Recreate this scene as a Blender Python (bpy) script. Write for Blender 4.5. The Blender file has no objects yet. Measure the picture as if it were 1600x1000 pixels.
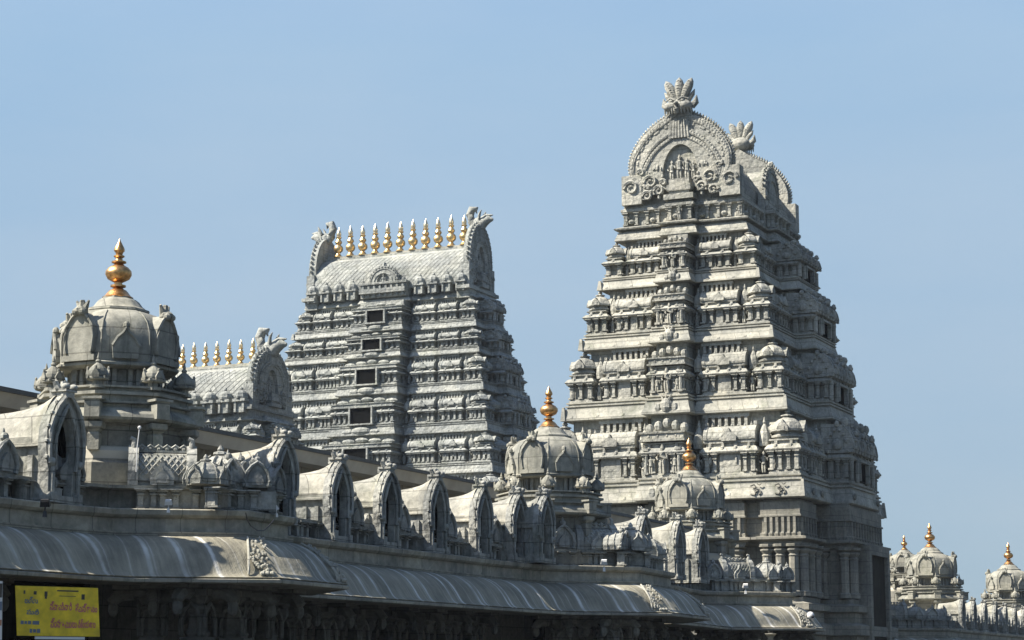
import bpy, math, random
from math import sin, cos, pi, sqrt, radians, atan2, hypot
from mathutils import Vector, Matrix
random.seed(7)
SC = bpy.context.scene
COL = SC.collection
EYE = 1.6                       # camera height above the ground; building heights below are given above the eye

# ------------------------------------------------------------------ camera
FPX = 3179.0
PITCH = math.atan(560 / FPX)
cam_d = bpy.data.cameras.new('camera')
cam = bpy.data.objects.new('camera', cam_d); COL.objects.link(cam)
cam.location = (0, 0, EYE)
cam.rotation_euler = (pi / 2 + PITCH, 0, 0)
cam_d.sensor_width = 36; cam_d.lens = FPX / 1600 * 36
cam_d.clip_start = 0.5; cam_d.clip_end = 6000
SC.camera = cam

# ------------------------------------------------------------------ sky and sun
SUN_EL = radians(47); SUN_PHI = radians(13)      # sun to the left of the camera, a little towards it
sdir = Vector((-cos(SUN_PHI) * cos(SUN_EL), -sin(SUN_PHI) * cos(SUN_EL), sin(SUN_EL)))
W = bpy.data.worlds.new('World'); SC.world = W; W.use_nodes = True
nt = W.node_tree
for n in list(nt.nodes): nt.nodes.remove(n)
out = nt.nodes.new('ShaderNodeOutputWorld'); bg = nt.nodes.new('ShaderNodeBackground'); sky = nt.nodes.new('ShaderNodeTexSky')
sky.sky_type = 'NISHITA'; sky.sun_disc = False
sky.sun_elevation = SUN_EL
sky.sun_rotation = atan2(sdir.x, sdir.y)
sky.altitude = 300; sky.air_density = 1.0; sky.dust_density = 0.9; sky.ozone_density = 2.2
bg.inputs['Strength'].default_value = 0.08
# thin even haze near the horizon flattens the clear-sky gradient
tcw = nt.nodes.new('ShaderNodeTexCoord'); sxyz = nt.nodes.new('ShaderNodeSeparateXYZ'); mr = nt.nodes.new('ShaderNodeMapRange'); mxw = nt.nodes.new('ShaderNodeMix')
nt.links.new(tcw.outputs['Generated'], sxyz.inputs[0]); nt.links.new(sxyz.outputs['Z'], mr.inputs['Value'])
mr.inputs['From Min'].default_value = 0.30; mr.inputs['From Max'].default_value = 0.50; mr.inputs['To Min'].default_value = 0.92; mr.inputs['To Max'].default_value = 0.0
mxw.data_type = 'RGBA'; nt.links.new(mr.outputs[0], mxw.inputs[0]); nt.links.new(sky.outputs[0], mxw.inputs[6]); mxw.inputs[7].default_value = (1.72, 2.52, 3.30, 1)
# faint uneven haze
hz = nt.nodes.new('ShaderNodeTexNoise'); hz.inputs['Scale'].default_value = 2.2; hz.inputs['Detail'].default_value = 5
hm = nt.nodes.new('ShaderNodeMapping'); hm.inputs['Scale'].default_value = (1, 1, 3.5); nt.links.new(tcw.outputs['Generated'], hm.inputs['Vector']); nt.links.new(hm.outputs[0], hz.inputs['Vector'])
hr = nt.nodes.new('ShaderNodeValToRGB'); hr.color_ramp.elements[0].position = .35; hr.color_ramp.elements[0].color = (.90, .955, .99, 1); hr.color_ramp.elements[1].position = .68; hr.color_ramp.elements[1].color = (1.14, 1.06, 1.01, 1)
nt.links.new(hz.outputs['Fac'], hr.inputs[0])
# a greyer layer low down
lr = nt.nodes.new('ShaderNodeMapRange'); nt.links.new(sxyz.outputs['Z'], lr.inputs['Value']); lr.inputs['From Min'].default_value = 0.0; lr.inputs['From Max'].default_value = 0.30; lr.inputs['To Min'].default_value = 1.0; lr.inputs['To Max'].default_value = 0.0
lm = nt.nodes.new('ShaderNodeMix'); lm.data_type = 'RGBA'; nt.links.new(lr.outputs[0], lm.inputs[0]); lm.inputs[6].default_value = (1.72, 2.55, 3.45, 1); lm.inputs[7].default_value = (1.74, 2.22, 2.66, 1)
nt.links.new(lm.outputs[2], mxw.inputs[7])
mh = nt.nodes.new('ShaderNodeMix'); mh.data_type = 'RGBA'; mh.blend_type = 'MULTIPLY'; mh.inputs[0].default_value = 1.0
nt.links.new(mxw.outputs[2], mh.inputs[6]); nt.links.new(hr.outputs[0], mh.inputs[7])
az = nt.nodes.new('ShaderNodeMapRange'); nt.links.new(sxyz.outputs['X'], az.inputs['Value']); az.interpolation_type = 'SMOOTHSTEP'
az.inputs['From Min'].default_value = .26; az.inputs['From Max'].default_value = .75; az.inputs['To Min'].default_value = 1.0; az.inputs['To Max'].default_value = .7
sc_ = nt.nodes.new('ShaderNodeVectorMath'); sc_.operation = 'SCALE'; nt.links.new(mh.outputs[2], sc_.inputs[0]); nt.links.new(az.outputs[0], sc_.inputs['Scale'])
nt.links.new(sc_.outputs[0], bg.inputs[0]); nt.links.new(bg.outputs[0], out.inputs[0])
sun_d = bpy.data.lights.new('sun', 'SUN'); sun = bpy.data.objects.new('sun', sun_d); COL.objects.link(sun)
sun_d.energy = 4.7; sun_d.angle = radians(0.7); sun_d.color = (1.0, 0.925, 0.81)
sun.rotation_euler = sdir.to_track_quat('Z', 'Y').to_euler()
sun.location = (-30, -10, 60)
SC.view_settings.view_transform = 'Standard'; SC.view_settings.look = 'None'
SC.view_settings.exposure = 1.4; SC.view_settings.gamma = 1.0

# ------------------------------------------------------------------ materials
def node_mat(name):
    m = bpy.data.materials.new(name); m.use_nodes = True
    n = m.node_tree.nodes; b = n['Principled BSDF']
    return m, m.node_tree, n, m.node_tree.links, b

def ramp(n, pts):
    r = n.new('ShaderNodeValToRGB'); e = r.color_ramp.elements
    e[0].position, e[0].color = pts[0][0], (*pts[0][1], 1)
    e[1].position, e[1].color = pts[-1][0], (*pts[-1][1], 1)
    for p, c in pts[1:-1]:
        x = e.new(p); x.color = (*c, 1)
    return r

def mixc(n, l, fac, a, b, mode='MIX'):
    m = n.new('ShaderNodeMix'); m.data_type = 'RGBA'; m.blend_type = mode
    if hasattr(fac, 'default_value') or hasattr(fac, 'links'): l.new(fac, m.inputs[0])
    else: m.inputs[0].default_value = fac
    for s, v in ((6, a), (7, b)):
        if isinstance(v, tuple): m.inputs[s].default_value = (*v, 1)
        else: l.new(v, m.inputs[s])
    return m.outputs[2]

def noise(n, l, vec, scale, detail=4, rough=0.6, dist=0.0):
    t = n.new('ShaderNodeTexNoise'); t.inputs['Scale'].default_value = scale
    t.inputs['Detail'].default_value = detail; t.inputs['Roughness'].default_value = rough
    t.inputs['Distortion'].default_value = dist
    if vec: l.new(vec, t.inputs['Vector'])
    return t.outputs['Fac']

ALB = 0.80
def stone(name, light, mid, dark, stain=(0.10, 0.105, 0.095), stain_amt=0.5, big=0.35, fine=9.0, bump=0.7, carve=0.0, carve_scale=6.0, dist=0.03, spec=0.25):
    light, mid, dark, stain = (tuple(c * ALB for c in q) for q in (light, mid, dark, stain))
    m, t, n, l, b = node_mat(name)
    geo = n.new('ShaderNodeNewGeometry')
    pos = geo.outputs['Position']
    f1 = noise(n, l, pos, big, 5, 0.65)
    r1 = ramp(n, [(0.3, dark), (0.5, mid), (0.7, light)]); l.new(f1, r1.inputs[0])
    f2 = noise(n, l, pos, fine, 4, 0.7)
    r2 = ramp(n, [(0.3, (0.72, 0.72, 0.72)), (0.7, (1.18, 1.17, 1.15))]); l.new(f2, r2.inputs[0])
    c = mixc(n, l, 1.0, r1.outputs[0], r2.outputs[0], 'MULTIPLY')
    mp = n.new('ShaderNodeMapping'); mp.inputs['Scale'].default_value = (2.6, 2.6, 0.28); l.new(pos, mp.inputs['Vector'])
    f3 = noise(n, l, mp.outputs[0], 1.0, 5, 0.7)
    r3 = ramp(n, [(0.50, (0, 0, 0)), (0.72, (1, 1, 1))]); l.new(f3, r3.inputs[0])
    mul = n.new('ShaderNodeMath'); mul.operation = 'MULTIPLY'; l.new(r3.outputs[0], mul.inputs[0]); mul.inputs[1].default_value = stain_amt
    c = mixc(n, l, mul.outputs[0], c, stain)
    # individually quarried blocks differ a little in tone
    vo = n.new('ShaderNodeTexVoronoi'); vo.inputs['Scale'].default_value = 1.4; l.new(pos, vo.inputs['Vector'])
    hs = n.new('ShaderNodeSeparateColor'); l.new(vo.outputs['Color'], hs.inputs[0])
    r4 = ramp(n, [(0.0, (0.86, 0.87, 0.88)), (1.0, (1.1, 1.09, 1.06))]); l.new(hs.outputs[0], r4.inputs[0])
    c = mixc(n, l, 1.0, c, r4.outputs[0], 'MULTIPLY')
    # coursed block joints (grid axes turned with the temple)
    mpj = n.new('ShaderNodeMapping'); mpj.inputs['Rotation'].default_value = (0, 0, radians(24.8)); l.new(pos, mpj.inputs['Vector'])
    sj = n.new('ShaderNodeSeparateXYZ'); l.new(mpj.outputs[0], sj.inputs[0])
    aj = n.new('ShaderNodeMath'); aj.operation = 'ADD'; l.new(sj.outputs[0], aj.inputs[0]); l.new(sj.outputs[1], aj.inputs[1])
    cj = n.new('ShaderNodeCombineXYZ'); l.new(aj.outputs[0], cj.inputs[0]); l.new(sj.outputs[2], cj.inputs[1])
    bk = n.new('ShaderNodeTexBrick'); l.new(cj.outputs[0], bk.inputs['Vector']); bk.inputs['Scale'].default_value = 1.0
    bk.inputs['Brick Width'].default_value = 0.95; bk.inputs['Row Height'].default_value = 0.42; bk.inputs['Mortar Size'].default_value = 0.012; bk.inputs['Mortar Smooth'].default_value = 0.3
    bk.inputs['Color1'].default_value = (1.08, 1.07, 1.04, 1); bk.inputs['Color2'].default_value = (.86, .875, .88, 1); bk.inputs['Mortar'].default_value = (.55, .55, .54, 1)
    c = mixc(n, l, 1.0, c, bk.outputs['Color'], 'MULTIPLY')
    # dark algae blooms
    f5 = noise(n, l, pos, 0.9, 6, 0.75, 0.6)
    r5 = ramp(n, [(0.52, (1, 1, 1)), (0.70, (0.62, 0.65, 0.60))]); l.new(f5, r5.inputs[0])
    c = mixc(n, l, 1.0, c, r5.outputs[0], 'MULTIPLY')
    l.new(c, b.inputs['Base Color'])
    b.inputs['Roughness'].default_value = 0.85; b.inputs['Specular IOR Level'].default_value = spec
    bp = n.new('ShaderNodeBump'); bp.inputs['Strength'].default_value = bump; bp.inputs['Distance'].default_value = dist
    h = noise(n, l, pos, 14, 5, 0.7)
    if carve > 0:
        v = n.new('ShaderNodeTexVoronoi'); v.inputs['Scale'].default_value = carve_scale; l.new(pos, v.inputs['Vector'])
        a = n.new('ShaderNodeMath'); a.operation = 'MULTIPLY_ADD'; l.new(v.outputs['Distance'], a.inputs[0]); a.inputs[1].default_value = -carve; l.new(h, a.inputs[2])
        h = a.outputs[0]
    l.new(h, bp.inputs['Height']); l.new(bp.outputs[0], b.inputs['Normal'])
    return m

GRAN = stone('warm_granite', (0.50, 0.495, 0.45), (0.42, 0.415, 0.375), (0.30, 0.30, 0.275), stain_amt=0.55, carve=0.8, dist=0.05)
GRAN_FAR = stone('grey_granite', (0.46, 0.475, 0.455), (0.38, 0.395, 0.38), (0.28, 0.295, 0.29), stain_amt=0.5, carve=0.9, carve_scale=5, dist=0.06)
GRAN_LIGHT = stone('pale_cornice_granite', (0.52, 0.51, 0.45), (0.44, 0.43, 0.38), (0.32, 0.315, 0.285), stain_amt=0.35, bump=0.35)
GRAN_BASE = stone('brown_granite', (0.34, 0.325, 0.28), (0.27, 0.26, 0.225), (0.19, 0.185, 0.165), stain_amt=0.5, bump=0.3)
DOME = stone('dome_granite', (0.43, 0.42, 0.365), (0.33, 0.325, 0.285), (0.22, 0.22, 0.195), stain_amt=0.7, big=0.9, fine=7, bump=0.35)
VAULT = stone('pale_vault_granite', (0.50, 0.485, 0.43), (0.40, 0.39, 0.345), (0.28, 0.275, 0.245), stain_amt=0.65, big=1.4, fine=8, bump=0.45)
SHRINE = stone('weathered_shrine_granite', (0.47, 0.47, 0.44), (0.37, 0.375, 0.355), (0.25, 0.255, 0.245), stain_amt=0.7, big=1.2, fine=8, bump=0.7, carve=1.0, carve_scale=9, dist=0.03)
LEDGE = stone('ledge_granite', (0.48, 0.455, 0.38), (0.38, 0.36, 0.305), (0.27, 0.255, 0.225), stain_amt=0.5, big=0.8, fine=6, bump=0.3)
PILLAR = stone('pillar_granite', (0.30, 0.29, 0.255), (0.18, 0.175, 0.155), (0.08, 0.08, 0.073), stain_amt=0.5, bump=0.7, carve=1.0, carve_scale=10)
DARKST = stone('shade_dark_inner_stone', (0.018, 0.018, 0.016), (0.012, 0.012, 0.011), (0.007, 0.007, 0.007), stain_amt=0.3, spec=0.0)  # corridor interior's shade put into a near-black stone colour

def simple(name, col, rough=0.6, metal=0.0, nscale=6, var=0.25, bump=0.1):
    if metal == 0: col = tuple(c * 0.8 for c in col)
    m, t, n, l, b = node_mat(name)
    geo = n.new('ShaderNodeNewGeometry')
    f = noise(n, l, geo.outputs['Position'], nscale, 4, 0.6)
    lo = tuple(c * (1 - var) for c in col); hi = tuple(min(1, c * (1 + var)) for c in col)
    r = ramp(n, [(0.3, lo), (0.7, hi)]); l.new(f, r.inputs[0]); l.new(r.outputs[0], b.inputs['Base Color'])
    b.inputs['Roughness'].default_value = rough; b.inputs['Metallic'].default_value = metal
    if metal == 0 and rough > .8: b.inputs['Specular IOR Level'].default_value = 0.05
    bp = n.new('ShaderNodeBump'); bp.inputs['Strength'].default_value = bump; bp.inputs['Distance'].default_value = 0.01
    l.new(f, bp.inputs['Height']); l.new(bp.outputs[0], b.inputs['Normal'])
    return m

COPPER = simple('gilded_copper', (0.56, 0.32, 0.13), 0.38, 1.0, 14, 0.5, 0.4)
GOLD = simple('pale_gold', (0.62, 0.45, 0.22), 0.4, 1.0, 14, 0.4, 0.3)
SILVER = simple('worn_bright_tip', (0.72, 0.60, 0.40), 0.35, 0.9, 9, 0.15, 0.2)
SHADE_BLACK = simple('painted_opening_shade', (0.004, 0.0045, 0.0045), 0.9, 0, 3, 0.2)  # near-black paint standing for the shade inside windows and dormers
CREAM = simple('cream_limewash', (0.50, 0.47, 0.39), 0.85, 0, 2, 0.12)
METALROOF = simple('dark_sheet_edge', (0.06, 0.065, 0.065), 0.6, 0.2)
SOFFIT = simple('beige_gutter', (0.42, 0.395, 0.34), 0.7, 0, 1.5, 0.2)
PLASTIC_W = simple('white_plastic', (0.72, 0.72, 0.7), 0.4, 0, 3, 0.05)
BLACK = simple('black_metal', (0.02, 0.02, 0.022), 0.45, 0.3)
DOOR_SHADE = simple('painted_doorway_shade', (0.04, 0.037, 0.03), 0.85, 0, 3, 0.3)  # doorway recess's darkness put into a near-black brown
PAVING = stone('paving', (0.145, 0.155, 0.16), (0.115, 0.125, 0.13), (0.08, 0.088, 0.092), stain_amt=0.2, big=0.15, bump=0.15)

def kapota_mat():
    """curved rain-washed eave stone with pale lime runs at the joints (u = metres along the eave)"""
    m, t, n, l, b = node_mat('eave_stone')
    uv = n.new('ShaderNodeUVMap'); uv.uv_map = 'UVMap'
    sep = n.new('ShaderNodeSeparateXYZ'); l.new(uv.outputs[0], sep.inputs[0])
    geo = n.new('ShaderNodeNewGeometry'); pos = geo.outputs['Position']
    f1 = noise(n, l, pos, 1.3, 5, 0.65)
    r1 = ramp(n, [(0.3, (0.165, 0.155, 0.120)), (0.5, (0.24, 0.225, 0.172)), (0.72, (0.32, 0.298, 0.225))]); l.new(f1, r1.inputs[0])
    # fine vertical rain wash
    cm = n.new('ShaderNodeCombineXYZ')
    a = n.new('ShaderNodeMath'); a.operation = 'MULTIPLY'; l.new(sep.outputs[0], a.inputs[0]); a.inputs[1].default_value = 11
    a2 = n.new('ShaderNodeMath'); a2.operation = 'MULTIPLY'; l.new(sep.outputs[1], a2.inputs[0]); a2.inputs[1].default_value = 0.9
    l.new(a.outputs[0], cm.inputs[0]); l.new(a2.outputs[0], cm.inputs[1])
    f2 = noise(n, l, cm.outputs[0], 1.0, 4, 0.7)
    r2 = ramp(n, [(0.3, (0.72, 0.72, 0.74)), (0.7, (1.2, 1.2, 1.2))]); l.new(f2, r2.inputs[0])
    c = mixc(n, l, 1.0, r1.outputs[0], r2.outputs[0], 'MULTIPLY')
    # joints: warp u a little, then thin bright lines at irregular spacing
    wv = noise(n, l, cm.outputs[0], 0.18, 2, 0.5)
    wa = n.new('ShaderNodeMath'); wa.operation = 'MULTIPLY_ADD'; l.new(wv, wa.inputs[0]); wa.inputs[1].default_value = 0.10; l.new(sep.outputs[0], wa.inputs[2])
    last = c
    for sc, wd, amt, off in ((1.5, 0.07, 1.0, 0.0), (2.6, 0.04, 0.4, 3.7)):
        sh = n.new('ShaderNodeMath'); sh.operation = 'ADD'; l.new(wa.outputs[0], sh.inputs[0]); sh.inputs[1].default_value = off
        vo = n.new('ShaderNodeTexVoronoi'); vo.voronoi_dimensions = '1D'; vo.inputs['Scale'].default_value = sc
        vo.inputs['Randomness'].default_value = 0.85
        l.new(sh.outputs[0], vo.inputs['W'])
        rr = ramp(n, [(0.0, (1, 1, 1)), (wd * 0.45, (0.85, 0.85, 0.85)), (wd, (0.12, 0.12, 0.12)), (wd * 2.6, (0, 0, 0))]); l.new(vo.outputs['Distance'], rr.inputs[0])
        mk = n.new('ShaderNodeMath'); mk.operation = 'MULTIPLY'; l.new(rr.outputs[0], mk.inputs[0])
        hf = noise(n, l, pos, 1.1, 3, 0.6)
        rm = ramp(n, [(0.36, (0.15, 0.15, 0.15)), (0.6, (1, 1, 1))]); l.new(hf, rm.inputs[0]); l.new(rm.outputs[0], mk.inputs[1])
        m2 = n.new('ShaderNodeMath'); m2.operation = 'MULTIPLY'; l.new(mk.outputs[0], m2.inputs[0]); m2.inputs[1].default_value = amt
        last = mixc(n, l, m2.outputs[0], last, (0.60, 0.59, 0.54))
    l.new(last, b.inputs['Base Color'])
    b.inputs['Roughness'].default_value = 0.85; b.inputs['Specular IOR Level'].default_value = 0.2
    bp = n.new('ShaderNodeBump'); bp.inputs['Strength'].default_value = 0.5; bp.inputs['Distance'].default_value = 0.03
    h = noise(n, l, pos, 9, 5, 0.7); ah = n.new('ShaderNodeMath'); ah.operation = 'ADD'; l.new(h, ah.inputs[0]); l.new(f2, ah.inputs[1]); l.new(ah.outputs[0], bp.inputs['Height']); l.new(bp.outputs[0], b.inputs['Normal'])
    return m
KAPOTA = kapota_mat()

# ------------------------------------------------------------------ mesh builder
class MB:
    def __init__(s):
        s.v = []; s.f = []; s.mi = []; s.uv = []; s.M = None; s.cur = 0
    def add(s, vs, fs, uvs=None):
        n = len(s.v)
        if s.M is not None: vs = [tuple(s.M @ Vector(p)) for p in vs]
        s.v += [tuple(p) for p in vs]
        for i, f in enumerate(fs):
            s.f.append([n + k for k in f]); s.mi.append(s.cur)
            s.uv.append(uvs[i] if uvs else None)
    def box(s, x0, x1, y0, y1, z0, z1):
        s.add([(x0, y0, z0), (x1, y0, z0), (x1, y1, z0), (x0, y1, z0), (x0, y0, z1), (x1, y0, z1), (x1, y1, z1), (x0, y1, z1)],
              [(0, 3, 2, 1), (4, 5, 6, 7), (0, 1, 5, 4), (1, 2, 6, 5), (2, 3, 7, 6), (3, 0, 4, 7)])
    def tbox(s, cx, cy, w0, d0, w1, d1, z0, z1):
        """tapered box about (cx, cy): full widths at bottom and top"""
        q = [(cx + a * w0 / 2, cy + b * d0 / 2, z0) for a, b in ((-1, -1), (1, -1), (1, 1), (-1, 1))]
        q += [(cx + a * w1 / 2, cy + b * d1 / 2, z1) for a, b in ((-1, -1), (1, -1), (1, 1), (-1, 1))]
        s.add(q, [(0, 3, 2, 1), (4, 5, 6, 7), (0, 1, 5, 4), (1, 2, 6, 5), (2, 3, 7, 6), (3, 0, 4, 7)])
    def lathe(s, prof, n=12, cx=0, cy=0, cz=0, ph=0.0, sx=1, sy=1, lobes=None):
        vs = []
        for r, z in prof:
            for i in range(n):
                a = ph + 2 * pi * i / n
                rr = r * (lobes(i) if lobes else 1)
                vs.append((cx + sx * rr * cos(a), cy + sy * rr * sin(a), cz + z))
        fs = []
        for j in range(len(prof) - 1):
            for i in range(n):
                k = (i + 1) % n
                fs.append((j * n + i, j * n + k, (j + 1) * n + k, (j + 1) * n + i))
        fs.append(tuple(range(n - 1, -1, -1))); fs.append(tuple((len(prof) - 1) * n + i for i in range(n)))
        s.add(vs, fs)
    def blob(s, cx, cy, cz, rx, ry, rz, n=8, m=5):
        prof = [(max(0.02, sin(pi * j / m)), -cos(pi * j / m)) for j in range(m + 1)]
        vs = []
        for r, z in prof:
            for i in range(n):
                a = 2 * pi * i / n
                vs.append((cx + rx * r * cos(a), cy + ry * r * sin(a), cz + rz * z))
        fs = []
        for j in range(m):
            for i in range(n):
                k = (i + 1) % n
                fs.append((j * n + i, j * n + k, (j + 1) * n + k, (j + 1) * n + i))
        fs.append(tuple(range(n - 1, -1, -1))); fs.append(tuple(m * n + i for i in range(n)))
        s.add(vs, fs)
    def tube(s, pts, r, n=6):
        """round bar through points; r number or list"""
        k = len(pts); P = [Vector(p) for p in pts]
        rs = r if isinstance(r, (list, tuple)) else [r] * k
        up = Vector((0.13, 0.21, 0.97)); vs = []
        for i in range(k):
            d = (P[min(i + 1, k - 1)] - P[max(i - 1, 0)]).normalized()
            a = d.cross(up)
            if a.length < 0.1: a = d.cross(Vector((1, 0, 0)))
            a.normalize(); b = d.cross(a)
            for j in range(n):
                t = 2 * pi * j / n
                vs.append(P[i] + (a * cos(t) + b * sin(t)) * rs[i])
        fs = [(i * n + j, i * n + (j + 1) % n, (i + 1) * n + (j + 1) % n, (i + 1) * n + j) for i in range(k - 1) for j in range(n)]
        fs.append(tuple(range(n))); fs.append(tuple((k - 1) * n + j for j in range(n - 1, -1, -1)))
        s.add(vs, fs)
    def ring(s, poly, prof, cap_top=True, cap_bot=True):
        """mitred moulding round a closed CCW plan polygon; prof = [(offset, z)...]"""
        n = len(poly); vs = []
        mit = mitres(poly, True)
        for o, z in prof:
            for (x, y), (mx, my) in zip(poly, mit): vs.append((x + mx * o, y + my * o, z))
        fs = [(j * n + i, j * n + (i + 1) % n, (j + 1) * n + (i + 1) % n, (j + 1) * n + i) for j in range(len(prof) - 1) for i in range(n)]
        if cap_top: fs.append(tuple((len(prof) - 1) * n + i for i in range(n)))
        if cap_bot: fs.append(tuple(range(n - 1, -1, -1)))
        s.add(vs, fs)
    def sweep(s, path, prof, u0=0.0):
        """mitred moulding along an open plan path (outside = right of travel), with u,v in metres; prof ordered bottom to top"""
        n = len(path); mit = mitres(path, False); vs = []
        for o, z in prof:
            for (x, y), (mx, my) in zip(path, mit): vs.append((x + mx * o, y + my * o, z))
        U = [u0]
        for i in range(1, n): U.append(U[-1] + hypot(path[i][0] - path[i - 1][0], path[i][1] - path[i - 1][1]))
        V = [0.0]
        for j in range(1, len(prof)): V.append(V[-1] + hypot(prof[j][0] - prof[j - 1][0], prof[j][1] - prof[j - 1][1]))
        fs = []; uv = []
        for j in range(len(prof) - 1):
            for i in range(n - 1):
                fs.append((j * n + i, j * n + i + 1, (j + 1) * n + i + 1, (j + 1) * n + i))
                uv.append(((U[i], V[j]), (U[i + 1], V[j]), (U[i + 1], V[j + 1]), (U[i], V[j + 1])))
        s.add(vs, fs, uv)
        # end caps
        m = len(prof)
        s.add([vs[j * n] for j in range(m)], [tuple(range(m))])
        s.add([vs[j * n + n - 1] for j in range(m)], [tuple(range(m - 1, -1, -1))])
    def prism(s, outl, y0, y1):
        """outline in x,z (CCW seen from -y) extruded from y0 (front) to y1"""
        n = len(outl)
        vs = [(x, y0, z) for x, z in outl] + [(x, y1, z) for x, z in outl]
        fs = [tuple(range(n)), tuple(range(2 * n - 1, n - 1, -1))]
        fs += [(i, i + n, (i + 1) % n + n, (i + 1) % n) for i in range(n)]
        s.add(vs, fs)
    def annulus(s, o, i_, y0, y1, yb, through=False):
        """slab between outline o and hole i_ (same point count, open at the foot), niche back at yb"""
        n = len(o)
        vs = [(x, y0, z) for x, z in o] + [(x, y0, z) for x, z in i_] + [(x, y1, z) for x, z in o] + [(x, yb, z) for x, z in i_]
        fs = []
        for k in range(n - 1):
            fs.append((k, k + n, k + 1 + n, k + 1)); fs.append((k, k + 1, k + 1 + 2 * n, k + 2 * n))
            fs.append((k + n, k + 3 * n, k + 1 + 3 * n, k + 1 + n))
        if through:
            fs += [(k + 2 * n, k + 1 + 2 * n, k + 1 + 3 * n, k + 3 * n) for k in range(n - 1)]
        else: fs.append(tuple(range(2 * n, 3 * n)))
        s.add(vs, fs)
    def mesh(s, name, mats, smooth=None):
        me = bpy.data.meshes.new(name); me.from_pydata(s.v, [], s.f); me.validate(clean_customdata=False)
        for m in (mats if isinstance(mats, (list, tuple)) else [mats]): me.materials.append(m)
        if len(me.polygons) == len(s.f):
            me.polygons.foreach_set('material_index', s.mi)
            if any(u is not None for u in s.uv):
                ul = me.uv_layers.new(name='UVMap'); k = 0
                for p, u in zip(me.polygons, s.uv):
                    for q in range(p.loop_total):
                        if u: ul.data[k].uv = u[q]
                        k += 1
        if smooth:
            me.polygons.foreach_set('use_smooth', [True] * len(me.polygons))
            me.set_sharp_from_angle(angle=radians(smooth))
        me.update()
        return me
    def build(s, name, mats, parent=None, loc=(0, 0, 0), rz=0, smooth=None):
        return obj(name, s.mesh(name, mats, smooth), parent, loc, rz)

def mitres(P, closed):
    n = len(P); out = []
    for i in range(n):
        nn = []
        for a, b in ((i - 1, i), (i, i + 1)):
            if not closed and (a < 0 or b >= n): continue
            x0, y0 = P[a % n]; x1, y1 = P[b % n]
            d = hypot(x1 - x0, y1 - y0) or 1
            nn.append(((y1 - y0) / d, -(x1 - x0) / d))
        if len(nn) == 1: out.append(nn[0]); continue
        c = max(0.25, 1 + nn[0][0] * nn[1][0] + nn[0][1] * nn[1][1])
        out.append(((nn[0][0] + nn[1][0]) / c, (nn[0][1] + nn[1][1]) / c))
    return out

def obj(name, me, parent=None, loc=(0, 0, 0), rz=0, scale=None):
    o = bpy.data.objects.new(name, me); COL.objects.link(o)
    o.location = loc; o.rotation_euler = (0, 0, rz)
    if scale: o.scale = scale
    if parent: o.parent = parent
    return o

def thing(name, label, cat, loc=(0, 0, 0), rz=0, group=None):
    o = bpy.data.objects.new(name, None); COL.objects.link(o)
    o.location = loc; o.rotation_euler = (0, 0, rz)
    o['label'] = label; o['category'] = cat
    if group: o['group'] = group
    return o
def tag(o, label, cat, group=None):
    o['label'] = label; o['category'] = cat
    if group: o['group'] = group
    return o

# ------------------------------------------------------------------ carved pieces
def fig(mb, x, y, z, h, ry=-1, ax='x', lean=0.0):
    """standing stone figure with crown, hand raised; ax = axis its shoulders lie along"""
    def P(a, d, zz): return (x + a, y + ry * d, zz) if ax == 'x' else (x + ry * d, y + a, zz)
    r = h * 0.055
    for sgn in (-1, 1):
        mb.tube([P(sgn * h * .05, 0, z), P(sgn * h * .06, h * .02, z + h * .22), P(sgn * h * .05, 0, z + h * .45)], [r * .8, r, r * 1.3], 5)
        mb.tube([P(sgn * h * .13, 0, z + h * .70), P(sgn * h * .2, h * .03, z + h * .55), P(sgn * h * (.14 if sgn < 0 else .22), h * .08, z + h * (.46 if sgn < 0 else .68))], [r * .75, r * .6, r * .5], 5)
    mb.tube([P(0, 0, z + h * .40), P(lean * h, 0, z + h * .5), P(0, 0, z + h * .62), P(0, 0, z + h * .73), P(0, 0, z + h * .78)], [r * 2.2, r * 1.6, r * 1.9, r * 2.1, r * .8], 7)
    cx, cy, cz = P(0, h * .01, z + h * .83)
    mb.blob(cx, cy, cz, h * .055, h * .055, h * .065, 6, 4)
    mb.tube([P(0, 0, z + h * .86), P(0, 0, z + h * .93), P(0, 0, z + h)], [r * 1.2, r * .9, r * .2], 6)

def kuta_mesh(name, mat, n=8):
    """square-ish dome of a small corner shrine; unit: radius .5, height 1"""
    mb = MB()
    mb.lathe([(0.44, 0), (0.44, 0.10), (0.50, 0.11), (0.50, 0.16), (0.42, 0.2), (0.40, 0.26), (0.49, 0.27), (0.53, 0.30), (0.52, 0.36), (0.475, 0.46), (0.40, 0.57),
              (0.29, 0.66), (0.17, 0.72), (0.15, 0.75), (0.21, 0.77), (0.20, 0.80), (0.10, 0.83), (0.06, 0.86), (0.10, 0.89), (0.08, 0.93), (0.015, 1.0)], n, ph=pi / n)
    for k in range(4):
        a = k * pi / 2
        mb.M = Matrix.Rotation(a, 4, 'Z')
        o = [(0.17, 0.27), (0.18, 0.36), (0.13, 0.46), (0.05, 0.53), (0, 0.62), (-0.05, 0.53), (-0.13, 0.46), (-0.18, 0.36), (-0.17, 0.27)]
        mb.prism([(x, z) for x, z in o[::-1]][::-1], -0.56, -0.36)
        mb.box(-0.07, 0.07, -0.58, -0.5, 0.29, 0.42)
    mb.M = None
    return mb.mesh(name, mat)

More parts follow.
